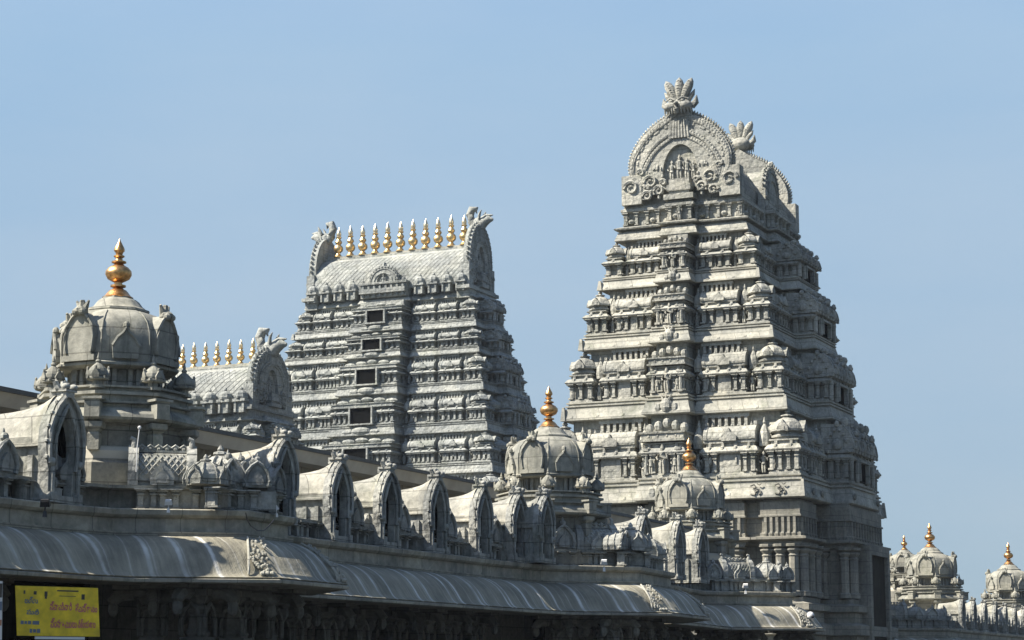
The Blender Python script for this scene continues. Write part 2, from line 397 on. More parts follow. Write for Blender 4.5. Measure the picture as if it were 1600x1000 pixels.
def shala_mesh(name, mat, posts=7):
    """small oblong shrine roof: length 1 along x, depth 1 (front -y .5), height 1"""
    mb = MB()
    prof = [(-0.46, 0.0), (-0.46, 0.10), (-0.52, 0.12), (-0.54, 0.22), (-0.52, 0.34), (-0.46, 0.5), (-0.36, 0.65), (-0.22, 0.76), (0.0, 0.82), (0.5, 0.82), (0.5, 0)]
    L = 0.47
    vs = [(-L, y, z) for y, z in prof] + [(L, y, z) for y, z in prof]
    n = len(prof)
    mb.add(vs, [(i, i + n, (i + 1) % n + n, (i + 1) % n) for i in range(n)] + [tuple(range(n)), tuple(range(2 * n - 1, n - 1, -1))])
    for sx in (-1, 1):     # end gable rims
        vs = [(sx * (L + .03), y * 1.06, z * 1.04) for y, z in prof] + [(sx * (L - .04), y * 1.06, z * 1.04) for y, z in prof]
        mb.add(vs, [(i, i + n, (i + 1) % n + n, (i + 1) % n) for i in range(n)] + [tuple(range(n)), tuple(range(2 * n - 1, n - 1, -1))])
        mb.box(sx * L - .03, sx * L + .03, -.2, .0, .84, 1.0)
    o = [(-0.14, 0.05), (0.14, 0.05), (0.15, 0.28), (0.08, 0.44), (0.03, 0.5), (0, 0.66), (-0.03, 0.5), (-0.08, 0.44), (-0.15, 0.28)]
    mb.prism(o, -0.62, -0.3)
    for i in range(posts):
        x = -L * .8 + 1.6 * L * i / (posts - 1)
        mb.lathe([(0.022, 0.80), (0.03, 0.86), (0.012, 0.9), (0.004, 1.0)], 5, x, -0.05)
    return mb.mesh(name, mat)

def pilaster(mb, x0, y0, nx, ny, w, d, z0, z1):
    """pilaster on a wall face at (x0,y0) with outward normal (nx,ny)"""
    tx, ty = -ny, nx
    def bx(hw, dd, a, b):
        q = []
        for z in (a, b):
            for s_, t_ in ((-hw, 0), (hw, 0), (hw, dd), (-hw, dd)):
                q.append((x0 + tx * s_ + nx * t_, y0 + ty * s_ + ny * t_, z))
        mb.add(q, [(0, 1, 2, 3), (7, 6, 5, 4), (0, 4, 5, 1), (1, 5, 6, 2), (2, 6, 7, 3), (3, 7, 4, 0)])
    H = z1 - z0
    bx(w / 2, d, z0, z1); bx(w * .75, d * 1.35, z0, z0 + H * .10); bx(w * .7, d * 1.25, z0 + H * .70, z0 + H * .76)
    bx(w * .85, d * 1.4, z1 - H * .14, z1 - H * .06); bx(w * 1.15, d * 1.7, z1 - H * .06, z1)

def tier_poly(w, l, rec, fb, sb):
    pts = []
    for face in range(4):
        bays = fb if face % 2 == 0 else sb
        def mp(t, d):
            return ((t * w, -(l + d)), (w + d, t * l), (-t * w, l + d), (-(w + d), -t * l))[face]
        seq = []
        prev = None
        for k, (a, b, d) in enumerate(bays):
            if prev is not None and prev[1] < a - 1e-6:
                seq += [(prev[1], -rec), (a, -rec)]
            seq += [(a, d), (b, d)]
            prev = (a, b, d)
        seq = seq[:-1]          # the last corner is the first of the next face
        pts += [mp(t, d) for t, d in seq]
    # drop repeats
    out = []
    for p in pts:
        if not out or hypot(p[0] - out[-1][0], p[1] - out[-1][1]) > 1e-5: out.append(p)
    return out

KUTA = {}; SHALA = {}
def tower(root, tiers, top, mat, lmat, front, side, kproj, sproj, windows=(), side_roof=True, statue=True, pil_step=0.42, panel=False, ov=1.0, seed=1, disc=True, crec=0.0, base_to=-EYE, cen_f=(-.17, .17), cen_s=(-.3, .3), frontonly=False):
    """tiers: [(w, l, z of cornice underside)] from low to high; top: (w, l, z) of the neck"""
    rnd = random.Random(seed)
    if mat not in KUTA:
        KUTA[mat] = kuta_mesh('corner_shrine', mat); SHALA[mat] = shala_mesh('oblong_shrine', mat)
    km, sm = KUTA[mat], SHALA[mat]
    n = len(tiers)
    for i in range(n - 1):
        w, l, z0 = tiers[i]; w1, l1, z1 = tiers[i + 1]; H = z1 - z0
        Z = lambda f: z0 + f * H
        # ---- cornice band
        cb = MB()
        gq = .09 if crec else 0
        P = tier_poly(w - .30 * ov, l - .30 * ov, crec, [(-1, cen_f[0] - gq, 0), (cen_f[0], cen_f[1], kproj), (cen_f[1] + gq, 1, 0)], [(-1, cen_s[0], 0), (cen_s[0], cen_s[1], sproj), (cen_s[1], 1, 0)])
        cb.ring(P, [(o_ * ov, z_) for o_, z_ in [(-.25, Z(0.0) + .02), (.22, Z(0)), (.30, Z(.012)), (.295, Z(.04)), (.22, Z(.10)), (.17, Z(.165)), (.17, Z(.178)), (.10, Z(.18)), (.10, Z(.20)), (.18, Z(.203)), (.18, Z(.222)), (.06, Z(.226)), (.06, Z(.245)), (.14, Z(.248)), (.14, Z(.268)), (-.2, Z(.27))]])
        # small carved kudu discs along the cornice
        for face in range(4 if disc else 0):
            L = (w if face % 2 == 0 else l)
            D = (l if face % 2 == 0 else w) - .02
            cc = cen_f if face % 2 == 0 else cen_s
            m = 4
            for k in range(m):
                for sgn in (-1, 1):
                    t = sgn * (abs(cc[1]) + .06 + (1 - abs(cc[1]) - .1) * (k + .5) / m) * L
                    x, y = ((t, -D), (D, t), (t, D), (-D, t))[face]
                    cb.blob(x, y, Z(.075), .09 if face % 2 == 0 else .05, .05 if face % 2 == 0 else .09, H * .05, 6, 4)
        # corner tusks
        for sx in (-1, 1):
            for sy in (-1, 1):
                cb.tbox(sx * (w - .05), sy * (l - .05), .2, .2, .09, .09, Z(.01), Z(.2))
        for face in range(2):                       # beadwork and small foliage along the cornice and its top course
            L = (w if face == 0 else l) * .95; D = (l if face == 0 else w) - .02 * ov; cc = cen_f if face == 0 else cen_s
            nb_ = int(2 * L / .34)
            for q in range(nb_):
                t_ = -L + 2 * L * (q + .5) / nb_
                if abs(t_) < abs(cc[1]) * L * 1.12: continue
                x, y = ((t_, -D + .17 * ov), (D - .17 * ov, t_))[face]
                cb.blob(x, y, Z(.212), .07, .05, H * .016, 5, 3)
                if q % 3 == 0:
                    x, y = ((t_, -D + .03 * ov), (D - .03 * ov, t_))[face]
                    cb.blob(x, y, Z(.05), .09, .05, H * .03, 6, 4)
        cor = cb.build('cornice', lmat, root, smooth=None)
        # ---- pilastered wall
        wA, lA = w - .20, l - .20
        PA = tier_poly(wA, lA, .32 + crec * .9, front, side)
        tb = MB()
        tb.ring(PA, [(-.02, Z(.26)), (.0, Z(.27)), (.0, Z(.295)), (-.05, Z(.30)), (-.05, Z(.315)), (-.2, Z(.32)), (-.2, Z(.525)), (.0, Z(.528)), (.10, Z(.535)), (.12, Z(.55)), (.05, Z(.585)), (.0, Z(.60)), (-.08, Z(.605)), (-.08, Z(.64)), (-.02, Z(.643)), (-.02, Z(.66)), (-.10, Z(.662))])
        m = len(PA)
        for k in range(m):
            x0, y0 = PA[k]; x1, y1 = PA[(k + 1) % m]
            L = hypot(x1 - x0, y1 - y0)
            if L < .32: continue
            tx, ty = (x1 - x0) / L, (y1 - y0) / L; nx, ny = ty, -tx
            cnt = max(2, int(round(L / pil_step)) + 1)
            if L > 1.1 and cnt % 2 == 1: cnt += 1
            ts = [.10 + (L - .20) * q / (cnt - 1) for q in range(cnt) if not (L > 1.1 and cnt >= 4 and q not in (0, 1, cnt - 1, cnt - 2) and rnd.random() < .25)]
            if panel and L > 1.15:
                ts = [.10, .42, L - .42, L - .10]
                tb.add([(x0 + tx * a_ + nx * d_, y0 + ty * a_ + ny * d_, Z(z_)) for z_ in (.318, .53) for a_, d_ in ((.60, -.2), (L - .60, -.2), (L - .60, -.06), (.60, -.06))],
                       [(0, 1, 2, 3), (7, 6, 5, 4), (0, 4, 5, 1), (1, 5, 6, 2), (2, 6, 7, 3), (3, 7, 4, 0)])
            for t in ts:
                pilaster(tb, x0 + tx * t - nx * .2, y0 + ty * t - ny * .2, nx, ny, .11, .17, Z(.318), Z(.53))
        # core wall behind the little shrines, up to the next cornice
        C = tier_poly(w1 - .42 * ov, l1 - .42 * ov, crec, [(-1, cen_f[0] - gq, 0), (cen_f[0], cen_f[1], kproj), (cen_f[1] + gq, 1, 0)], [(-1, cen_s[0], 0), (cen_s[0], cen_s[1], sproj), (cen_s[1], 1, 0)])
        tb.ring(C, [(0, Z(.55)), (0, Z(1.0) + .04)])
        # baluster rows under the next cornice
        for face in range(4):
            bays = front if face % 2 == 0 else side
            L = (w1 if face % 2 == 0 else l1); D = (l1 if face % 2 == 0 else w1) - .2
            for a, b, d in bays:
                if abs(a) > .99 or abs(b) > .99 or (a < 0 < b): continue
                cnt = 7
                for q in range(cnt):
                    t = (a + (b - a) * (q + .5) / cnt) * L
                    x, y = ((t, -D), (D, t), (t, D), (-D, t))[face]
                    hw = (b - a) * L / cnt * .22
                    if face % 2 == 0: tb.box(x - hw, x + hw, y - .06, y + .06, Z(.83), Z(1.0))
                    else: tb.box(x - .06, x + .06, y - hw, y + hw, Z(.83), Z(1.0))
                if face % 2 == 0: tb.box(a * L, b * L, ((-D) if face == 0 else D) - .07, ((-D) if face == 0 else D) + .07, Z(.955), Z(1.0) - .01)
        for face in range(2):                       # little crested gablets standing along the eave
            bays = front if face == 0 else side
            L = (wA if face == 0 else lA); D = (lA if face == 0 else wA)
            for a, b, d in bays:
                k_ = max(1, int((b - a) * L / .42))
                for q in range(k_):
                    t_ = (a + (b - a) * (q + .5) / k_) * L
                    x, y = ((t_, -(D + d) - .06), (D + d + .06, t_))[face]
                    tb.blob(x, y, Z(.585), .09 if face == 0 else .05, .05 if face == 0 else .09, H * .028, 5, 3)
                    x, y = ((t_, -(D + d) + .05), (D + d - .05, t_))[face]
                    tb.box(x - .05, x + .05, y - .05, y + .05, Z(.60), Z(.645))
                    if rnd.random() < .5: tb.blob(x, y, Z(.45), .06, .06, H * .05, 5, 3)
        t = tb.build('tier', mat, root)
        # ---- little shrines (sub-parts of the tier)
        bw = (1 - abs(front[0][1])) * w
        for sx in (-1, 1):
            for sy in (-1, 1):
                if sy > 0 and sx < 0: continue
                obj('corner_shrine', km, t, (sx * (wA - bw * .48), sy * (lA - bw * .48), Z(.645)), 0, (bw * 1.02, bw * 1.02, H * .37))
        for face in range(3):
            bays = front if face % 2 == 0 else side
            L = (wA if face % 2 == 0 else lA); D = (lA if face % 2 == 0 else wA)
            core = (l1 if face % 2 == 0 else w1) - .42 * ov
            for a, b, d in bays:
                if abs(a) > .99 or abs(b) > .99 or (a < 0 < b): continue
                if face == 2: continue
                dep = (D + d) - core + .1
                c = (a + b) / 2 * L
                x, y = ((c, -(D + d - dep / 2)), (D + d - dep / 2, c))[face]
                obj('oblong_shrine', sm, t, (x, y, Z(.655)), (0, pi / 2)[face], ((b - a) * L * 1.0, dep, H * .235))
        # figures and finials standing in the gaps
        fb_ = MB()
        for face in range(2):
            bays = front if face == 0 else side
            L = (wA if face == 0 else lA); D = (lA if face == 0 else wA) - .26
            for (a0, b0, d0), (a1, b1, d1) in zip(bays[:-1], bays[1:]):
                c = (b0 + a1) / 2 * L; g = (a1 - b0) * L
                if g < .12: continue
                x, y = ((c, -D), (D, c))[face]
                st = MB(); fig(st, 0, 0, 0, H * .24, *((-1, 'x') if face == 0 else (1, 'y'))); st.build('statue', mat, t, (x, y - (.0 if face else .05), Z(.30)), smooth=50)
                kx, ky = ((c, -D + .12), (D - .12, c))[face]
                gf = MB(); gf.lathe([(g * .42, 0), (g * .46, H * .08), (g * .40, H * .15), (g * .2, H * .22), (g * .08, H * .25), (g * .12, H * .27), (.01, H * .33)], 8)
                gf.build('niche_shrine', mat, t, (kx, ky, Z(.60)))
        # centre bay: carved niche figure, roof slab and lion-face crest
        D = lA + kproj; cw = abs(cen_f[1]) * wA
        if statue:
            st = MB(); fig(st, 0, 0, 0, H * .33, -1, 'x', .12); st.build('statue', lmat, t, (0, -D - .06, Z(.31)), smooth=50)
            for sx in (-1, 1):
                st = MB(); fig(st, 0, 0, 0, H * .22); st.build('statue', lmat, t, (sx * cw * .55, -D, Z(.31)), smooth=50)
                st = MB(); st.tube([(0, 0, 0), (0, 0, H * .3)], .06, 6); st.box(-.1, .1, -.1, .1, 0, .08); st.box(-.1, .1, -.1, .1, H * .27, H * .3); st.build('colonnette', mat, t, (sx * cw * .75, -D - .02, Z(.3)))
        fb_.box(-cw * 1.05, cw * 1.05, -D - .12, -l1 + .4, Z(.675), Z(.70)); fb_.box(-cw * .98, cw * .98, -D - .05, -l1 + .4, Z(.70), Z(.765)); fb_.box(-cw * 1.06, cw * 1.06, -D - .1, -l1 + .4, Z(.765), Z(.785))
        for k in range(5):
            fb_.blob((k - 2) * cw * .4, -l1 - kproj + .12, Z(.84 + .03 * (2 - abs(k - 2))), cw * .2, .14, H * .06, 6, 4)
        for k in range(4):
            fb_.blob((k - 1.5) * cw * .42 , -D - .04, Z(.735), .05, .04, .05, 6, 4)
        fb_.build('centre_roof', mat, t)
        # crest over the cornice in the middle
        fb_ = MB()
        yb = -l - kproj + .05
        fb_.blob(0, yb, Z(.12), cw * .34, .16, H * .10, 8, 5); fb_.blob(-cw * .45, yb + .03, Z(.09), cw * .22, .12, H * .07, 6, 4); fb_.blob(cw * .45, yb + .03, Z(.09), cw * .22, .12, H * .07, 6, 4)
        for sx in (-1, 0, 1): fb_.tube([(sx * cw * .12, yb, Z(.18)), (sx * cw * .3, yb + .03, Z(.27))], [.06, .02], 5)
        fb_.build('crest', mat, t)
        # side-bay roof with bulging vault and its pillars
        Ds = wA + sproj; ch = abs(cen_s[1]) * lA
        if side_roof:
            for sx in (1, -1):
                fb_ = MB()
                vp = [(0.0, .60), (.18, .61), (.22, .66), (.16, .76), (.02, .86), (-.2, .93), (-1.0, .95)]
                q = []
                for yy in (-ch - .1, ch + .1):
                    for o_, zf in vp: q.append((sx * (Ds + o_), yy, Z(zf)))
                    q.append((sx * (Ds - 1.0), yy, Z(.6)))
                k = len(vp) + 1
                fb_.add(q, [((j, j + k, (j + 1) % k + k, (j + 1) % k) if sx > 0 else ((j + 1) % k, (j + 1) % k + k, j + k, j)) for j in range(k)] + [tuple(range(k)), tuple(range(2 * k - 1, k - 1, -1))])
                for yy, rr in ((-.66, .16), (0, .26), (.66, .16)):
                    for a_ in range(7):
                        g0 = pi * a_ / 6
                        fb_.blob(sx * (Ds + .2), (yy + rr * cos(g0)) * ch, Z(.66 + .2 * sin(g0)), .09, ch * .05, H * .035, 5, 3)
                    fb_.blob(sx * (Ds + .16), yy * ch, Z(.70), .14, ch * rr * .6, H * .09, 7, 5)
                for yy in (-ch - .12, ch + .12):
                    for a_ in range(8):
                        g0 = pi * a_ / 7
                        fb_.blob(sx * (Ds - .38 + .38 * cos(g0)), yy, Z(.62 + .26 * sin(g0)), .08, .07, H * .03, 5, 3)
                    fb_.blob(sx * (Ds - .38), yy, Z(.70), .2, .1, H * .07, 7, 5); fb_.blob(sx * (Ds - .38), yy, Z(.94), .1, .1, H * .04, 6, 4)
                for k in range(9):
                    yy = (-1 + k / 4) * (ch + .08)
                    fb_.tube([(sx * (Ds + o_ + .02), yy, Z(zf)) for o_, zf in vp[1:6]], .035, 4)
                    fb_.blob(sx * (Ds + .2), yy, Z(.615), .07, .07, H * .02, 5, 3)
                for yy in (-1, -.5, 0, .5, 1):
                    fb_.blob(sx * (Ds - .15), yy * ch * .9, Z(.97), .16, .14, H * .06, 6, 4)
                for yy in (-.92, -.45, .45, .92):
                    fb_.tube([(sx * (Ds + .08), yy * ch, Z(.28)), (sx * (Ds + .08), yy * ch, Z(.55))], .09, 7)
                fb_.build('bay_roof', mat, t)
        for (face, fw, za, zb) in windows:
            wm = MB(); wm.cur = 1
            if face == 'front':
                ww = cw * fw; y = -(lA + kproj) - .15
                wm.box(-ww, ww, y, y + .3, Z(za), Z(zb)); wm.cur = 0  # solid block, its black painted in for a shaded window opening
                e = .09; yf = -(lA + kproj) - .26
                wm.box(-ww - e, -ww, yf, y + .3, Z(za) - .02, Z(zb) + .05); wm.box(ww, ww + e, yf, y + .3, Z(za) - .02, Z(zb) + .05)
                wm.box(-ww - e * 1.6, ww + e * 1.6, yf - .05, y, Z(za) - .10, Z(za) - .02); wm.box(-ww, ww, yf, y, Z(zb) + .0, Z(zb) + .06)
            else:
                ww = ch * fw; x = wA + sproj + .04
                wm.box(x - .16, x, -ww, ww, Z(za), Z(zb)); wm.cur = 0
                e = .1; xf = wA + sproj + .2
                wm.box(x, xf, -ww - e, -ww, Z(za), Z(zb)); wm.box(x, xf, ww, ww + e, Z(za), Z(zb)); wm.box(x, xf, -ww - e, ww + e, Z(zb), Z(zb) + .08)
            wm.build('window', [mat, SHADE_BLACK], t)

# ------------------------------------------------------------------ horseshoe gables and vaulted roofs
def arch_pts(hw, h, n=25, pinch=.86, foot=0.0, tip=0.0):
    """horseshoe outline from left foot over the top to right foot, (x, z)"""
    pts = []
    for i in range(n):
        t = i / (n - 1); a = pi * (1.16 - 1.32 * t)
        x = hw * cos(a); z = h * (.42 + .58 * sin(a)) if sin(a) > 0 else h * (.42 + .42 * sin(a) * 2.1 * .42)
        if tip: x *= 1 - .12 * max(0, (z / h - .55) / .45)
        if tip: z += tip * h * max(0, 1 - abs(x) / (hw * .35)) ** 1.5
        pts.append((x, z))
    pts = [(-hw * pinch, foot)] + pts + [(hw * pinch, foot)]
    return pts

def lion_crest(mb, z, s, lobes=3):
    """lion-face crest with feather lobes; front -y; s = height"""
    mb.blob(0, .02 * s, z + .20 * s, .30 * s, .24 * s, .22 * s, 12, 7)
    for sx in (-1, 1):
        mb.blob(sx * .16 * s, -.17 * s, z + .17 * s, .19 * s, .17 * s, .13 * s, 10, 6)     # cheeks
        mb.blob(sx * .13 * s, -.24 * s, z + .30 * s, .07 * s, .06 * s, .05 * s, 8, 5)      # eyes
        mb.tube([(sx * .03 * s, -.28 * s, z + .30 * s), (sx * .13 * s, -.29 * s, z + .37 * s), (sx * .26 * s, -.2 * s, z + .33 * s)], .025 * s, 5)
        for k in range(5): mb.tube([(sx * (.04 + .065 * k) * s, (-.32 + .035 * k) * s, z + .10 * s), (sx * (.04 + .07 * k) * s, (-.30 + .04 * k) * s, z - .05 * s)], [.032 * s, .01 * s], 5)
        mb.tube([(sx * .26 * s, 0, z + .18 * s), (sx * .37 * s, .0, z + .28 * s), (sx * .40 * s, .0, z + .46 * s)], [.10 * s, .09 * s, .01 * s], 6)
        mb.tube([(sx * .18 * s, .02 * s, z + .34 * s), (sx * .3 * s, .0, z + .5 * s), (sx * .36 * s, -.02 * s, z + .62 * s)], [.07 * s, .065 * s, .01 * s], 6)
    mb.blob(0, -.33 * s, z + .22 * s, .06 * s, .06 * s, .05 * s, 8, 5)
    mb.tube([(0, -.3 * s, z + .16 * s), (0, -.33 * s, z + .06 * s), (0, -.28 * s, z - .05 * s)], [.05 * s, .05 * s, .02 * s], 6)
    for a in (-24, 0, 22):
        dx, dz = sin(radians(a)), cos(radians(a)); x0 = dx * .14 * s
        pts = [(x0 + dx * t * s, -.03 * s, z + (.32 + dz * t) * s) for t in (0, .14, .32, .46, .58, .66)]
        rr = [.06 * s, .095 * s, .115 * s, .11 * s, .075 * s, .008 * s]
        mb.tube(pts, rr, 8)
        for k in range(7):                       # scale rows carved across each feather
            t = .12 + .068 * k; r_ = .108 * s * (1 - .25 * abs(k - 3) / 3)
            c = Vector((x0 + dx * t * s, -.03 * s, z + (.32 + dz * t) * s))
            mb.tube([tuple(c + Vector((-r_ * dz, 0, r_ * dx))), tuple(c + Vector((-.6 * r_ * dz, -.8 * r_, .6 * r_ * dx))), tuple(c + Vector((0, -1.08 * r_, .03 * s))), tuple(c + Vector((.6 * r_ * dz, -.8 * r_, -.6 * r_ * dx))), tuple(c + Vector((r_ * dz, 0, -r_ * dx))), tuple(c + Vector((.6 * r_ * dz, .8 * r_, -.6 * r_ * dx))), tuple(c + Vector((0, 1.08 * r_, .03 * s))), tuple(c + Vector((-.6 * r_ * dz, .8 * r_, .6 * r_ * dx))), tuple(c + Vector((-r_ * dz, 0, r_ * dx)))], .013 * s, 4)

def spiral(mb, cx, y, cz, r, turns=1.4, th=.05, sgn=1, n=14):
    pts = []; rs = []
    for i in range(n):
        t = i / (n - 1); a = t * turns * 2 * pi
        rr = r * (1 - .8 * t)
        pts.append((cx + sgn * rr * cos(a), y, cz + rr * sin(a))); rs.append(th * (1 - .5 * t))
    mb.tube(pts, rs, 5)

def gable(mb, hw, h, th, niche=.38, rich=True, corner=True, leaves=26, tip=0.0, lf=1.0):
    """big horseshoe gable standing on z=0, facing -y, from y=-th to 0"""
    o = arch_pts(hw * .87, h, 27, .95, tip=tip); i_ = arch_pts(hw * niche, h * .62, 27, .7, h * .12)
    mb.annulus(o, [(x, z + h * .03) for x, z in i_], -th, 0, -th * .55)
    nb = [(x, z + h * .03) for x, z in i_]
    mb.add([(x, -th * .55, z) for x, z in nb], [tuple(range(len(nb)))])
    if corner:
        for sx in (-1, 1):
            mb.box(min(sx * hw, sx * hw * .66), max(sx * hw, sx * hw * .66), -th - .04, .02, 0, h * .34)
            spiral(mb, sx * hw * .83, -th - .06, h * .19, hw * .13, 1.3, hw * .035, sx)
    # concentric mouldings with beads
    for f, r in (((.80, .02), (.66, .028), (.60, .02)) if rich else ((.74, .025), (.56, .03))):
        if f <= niche + .02: continue
        pts = [(x * f / .87, -th - .02, z * (f / .87 * .9 + .1)) for x, z in arch_pts(hw * .87, h, 27, .95, tip=tip)]
        mb.tube(pts[1:-1], r * hw * .8, 5)
        if rich:
            P = [Vector(p) for p in pts[1:-1]]
            for k in range(len(P) - 1):
                for q in (0, .5):
                    c = P[k].lerp(P[k + 1], q)
                    mb.blob(c.x * 1.035, c.y - .01, c.z * 1.01, .035 * hw, .04, .03 * hw, 5, 3)
    # leaf fringe on the outline
    P = [Vector((x, 0, z)) for x, z in o[2:-2]]
    cum = [0]
    for k in range(1, len(P)): cum.append(cum[-1] + (P[k] - P[k - 1]).length)
    for j in range(leaves):
        d = cum[-1] * (j + .5) / leaves
        k = max(i for i in range(len(cum)) if cum[i] <= d); k = min(k, len(P) - 2)
        c = P[k].lerp(P[k + 1], (d - cum[k]) / max(1e-6, cum[k + 1] - cum[k]))
        nrm = Vector((c.x, 0, (c.z - h * .4) * 1.0)).normalized()
        e = c + nrm * hw * .10 * lf + Vector((0, 0, hw * .04 * lf))
        mb.tube([(c.x, -th * .6, c.z), (c.x * .5 + e.x * .5, -th * .7, c.z * .5 + e.z * .5), (e.x, -th * .6, e.z)], [hw * .055 * lf, hw * .045 * lf, .01], 5)
        c2 = c - nrm * hw * .05
        mb.blob(c2.x, -th - .01, c2.z, hw * .04, .05, hw * .04, 5, 3)
    if rich:
        for sx in (-1, 1):
            for (a, b, r) in ((.50, .24, .12), (.36, .13, .09), (.56, .08, .09), (.66, .36, .06), (.28, .22, .05)):
                spiral(mb, sx * hw * a, -th - .05, h * b, hw * r, 1.3, hw * .03, sx)
            rnd = random.Random(5)
            for k in range(30):
                mb.blob(sx * hw * rnd.uniform(.3, .74), -th - .01, h * rnd.uniform(.03, .42), hw * rnd.uniform(.02, .045), .05, hw * rnd.uniform(.02, .05), 5, 3)
            for k in range(34):                # foliage worked into the bands of the arch
                g0 = rnd.uniform(.05, 1.45); rr = rnd.choice((.50, .73, .77))
                mb.blob(sx * hw * rr * cos(g0), -th - .005, h * (.42 + .55 * rr / .87 * sin(g0)), hw * .03, .035, hw * .028, 5, 3)
        # throat fluting above the niche
        for k in range(-3, 4):
            mb.tube([(k * hw * .055, -th - .02, h * .72), (k * hw * .045, -th - .02, h * .93)], .03 * hw, 5)
        # pedestal with three figures in the niche
        mb.box(-hw * .2, hw * .2, -th - .22, -th * .3, h * .1, h * .17); mb.box(-hw * .25, hw * .25, -th - .26, -th * .3, 0, h * .06); mb.box(-hw * .17, hw * .17, -th - .16, -th * .3, h * .06, h * .24)
        for k, s_ in ((-1, .8), (0, 1), (1, .85), (1.8, .7)):
            fig(mb, (k - .2) * hw * .13, -th * .7, h * .24, h * .30 * s_)

def vault(mb, hw, h, L, bulge=1.06, lattice=True, rib=.0):
    """barrel roof along y from -L to L, half width hw, standing on z=0"""
    prof = [(hw * 1.0, 0), (hw * 1.05, h * .02), (hw * 1.05, h * .06), (hw * bulge * .98, h * .07), (hw * bulge, h * .2), (hw * .98, h * .36), (hw * .86, h * .55), (hw * .68, h * .72), (hw * .45, h * .86), (hw * .2, h * .945), (hw * .12, h * .96), (hw * .12, h * 1.0)]
    pts = prof + [(-x, z) for x, z in prof[::-1]]
    n = len(pts)
    vs = [(x, -L, z) for x, z in pts] + [(x, L, z) for x, z in pts]
    mb.add(vs, [((i + 1) % n, (i + 1) % n + n, i + n, i) for i in range(n)] + [tuple(range(n)), tuple(range(2 * n - 1, n - 1, -1))])
    if lattice:
        # carved diagonal lattice as thin ribs on the curved flank
        step = .30
        for sx in (-1, 1):
            k = -L
            while k < L:
                for dr in (-1, 1):
                    q = []
                    for (x, z) in prof[4:9]:
                        t = (z - prof[4][1]) / (prof[8][1] - prof[4][1])
                        yy = k + dr * t * h * .55
                        q.append((sx * (x + .01), max(-L, min(L, yy)), z + .01))
                    mb.tube(q, .008, 4)
                k += step
    return prof

KAL_PROF = [(.23, 0), (.24, .02), (.20, .05), (.165, .10), (.13, .14), (.09, .16), (.07, .185), (.12, .20), (.12, .225), (.065, .24), (.06, .27), (.10, .29), (.17, .33), (.205, .40), (.20, .46), (.15, .52), (.09, .555), (.065, .58),
            (.115, .60), (.115, .62), (.06, .64), (.05, .68), (.085, .70), (.085, .715), (.05, .735), (.06, .77), (.085, .80), (.08, .84), (.05, .90), (.02, .96), (.004, 1.0)]
KAL2_PROF = [(.15, 0), (.16, .02), (.12, .06), (.10, .09), (.07, .12), (.065, .15), (.09, .17), (.145, .22), (.165, .29), (.145, .36), (.09, .41), (.07, .43), (.10, .46), (.12, .50), (.10, .55), (.07, .58), (.065, .62), (.085, .635), (.10, .66), (.10, .67), (.055, .68), (.075, .72), (.085, .77), (.06, .86), (.03, .93), (.005, 1.0)]
mbk = MB(); mbk.lathe(KAL_PROF, 18); KAL = mbk.mesh('finial', COPPER, 40)
mbk = MB(); mbk.lathe(KAL2_PROF[:19], 14); mbk.cur = 1; mbk.lathe(KAL2_PROF[18:], 14); KAL2 = mbk.mesh('finial', [GOLD, SILVER], 40)

TH = radians(-24.8)             # the temple grid is turned this far from the camera axis
XD = Vector((cos(TH), sin(TH))); YD = Vector((-sin(TH), cos(TH)))

# ================================================================== ground
mb = MB(); mb.box(-900, 900, -60, 2500, -.3, 0)
g = mb.build('ground', PAVING); g['kind'] = 'structure'

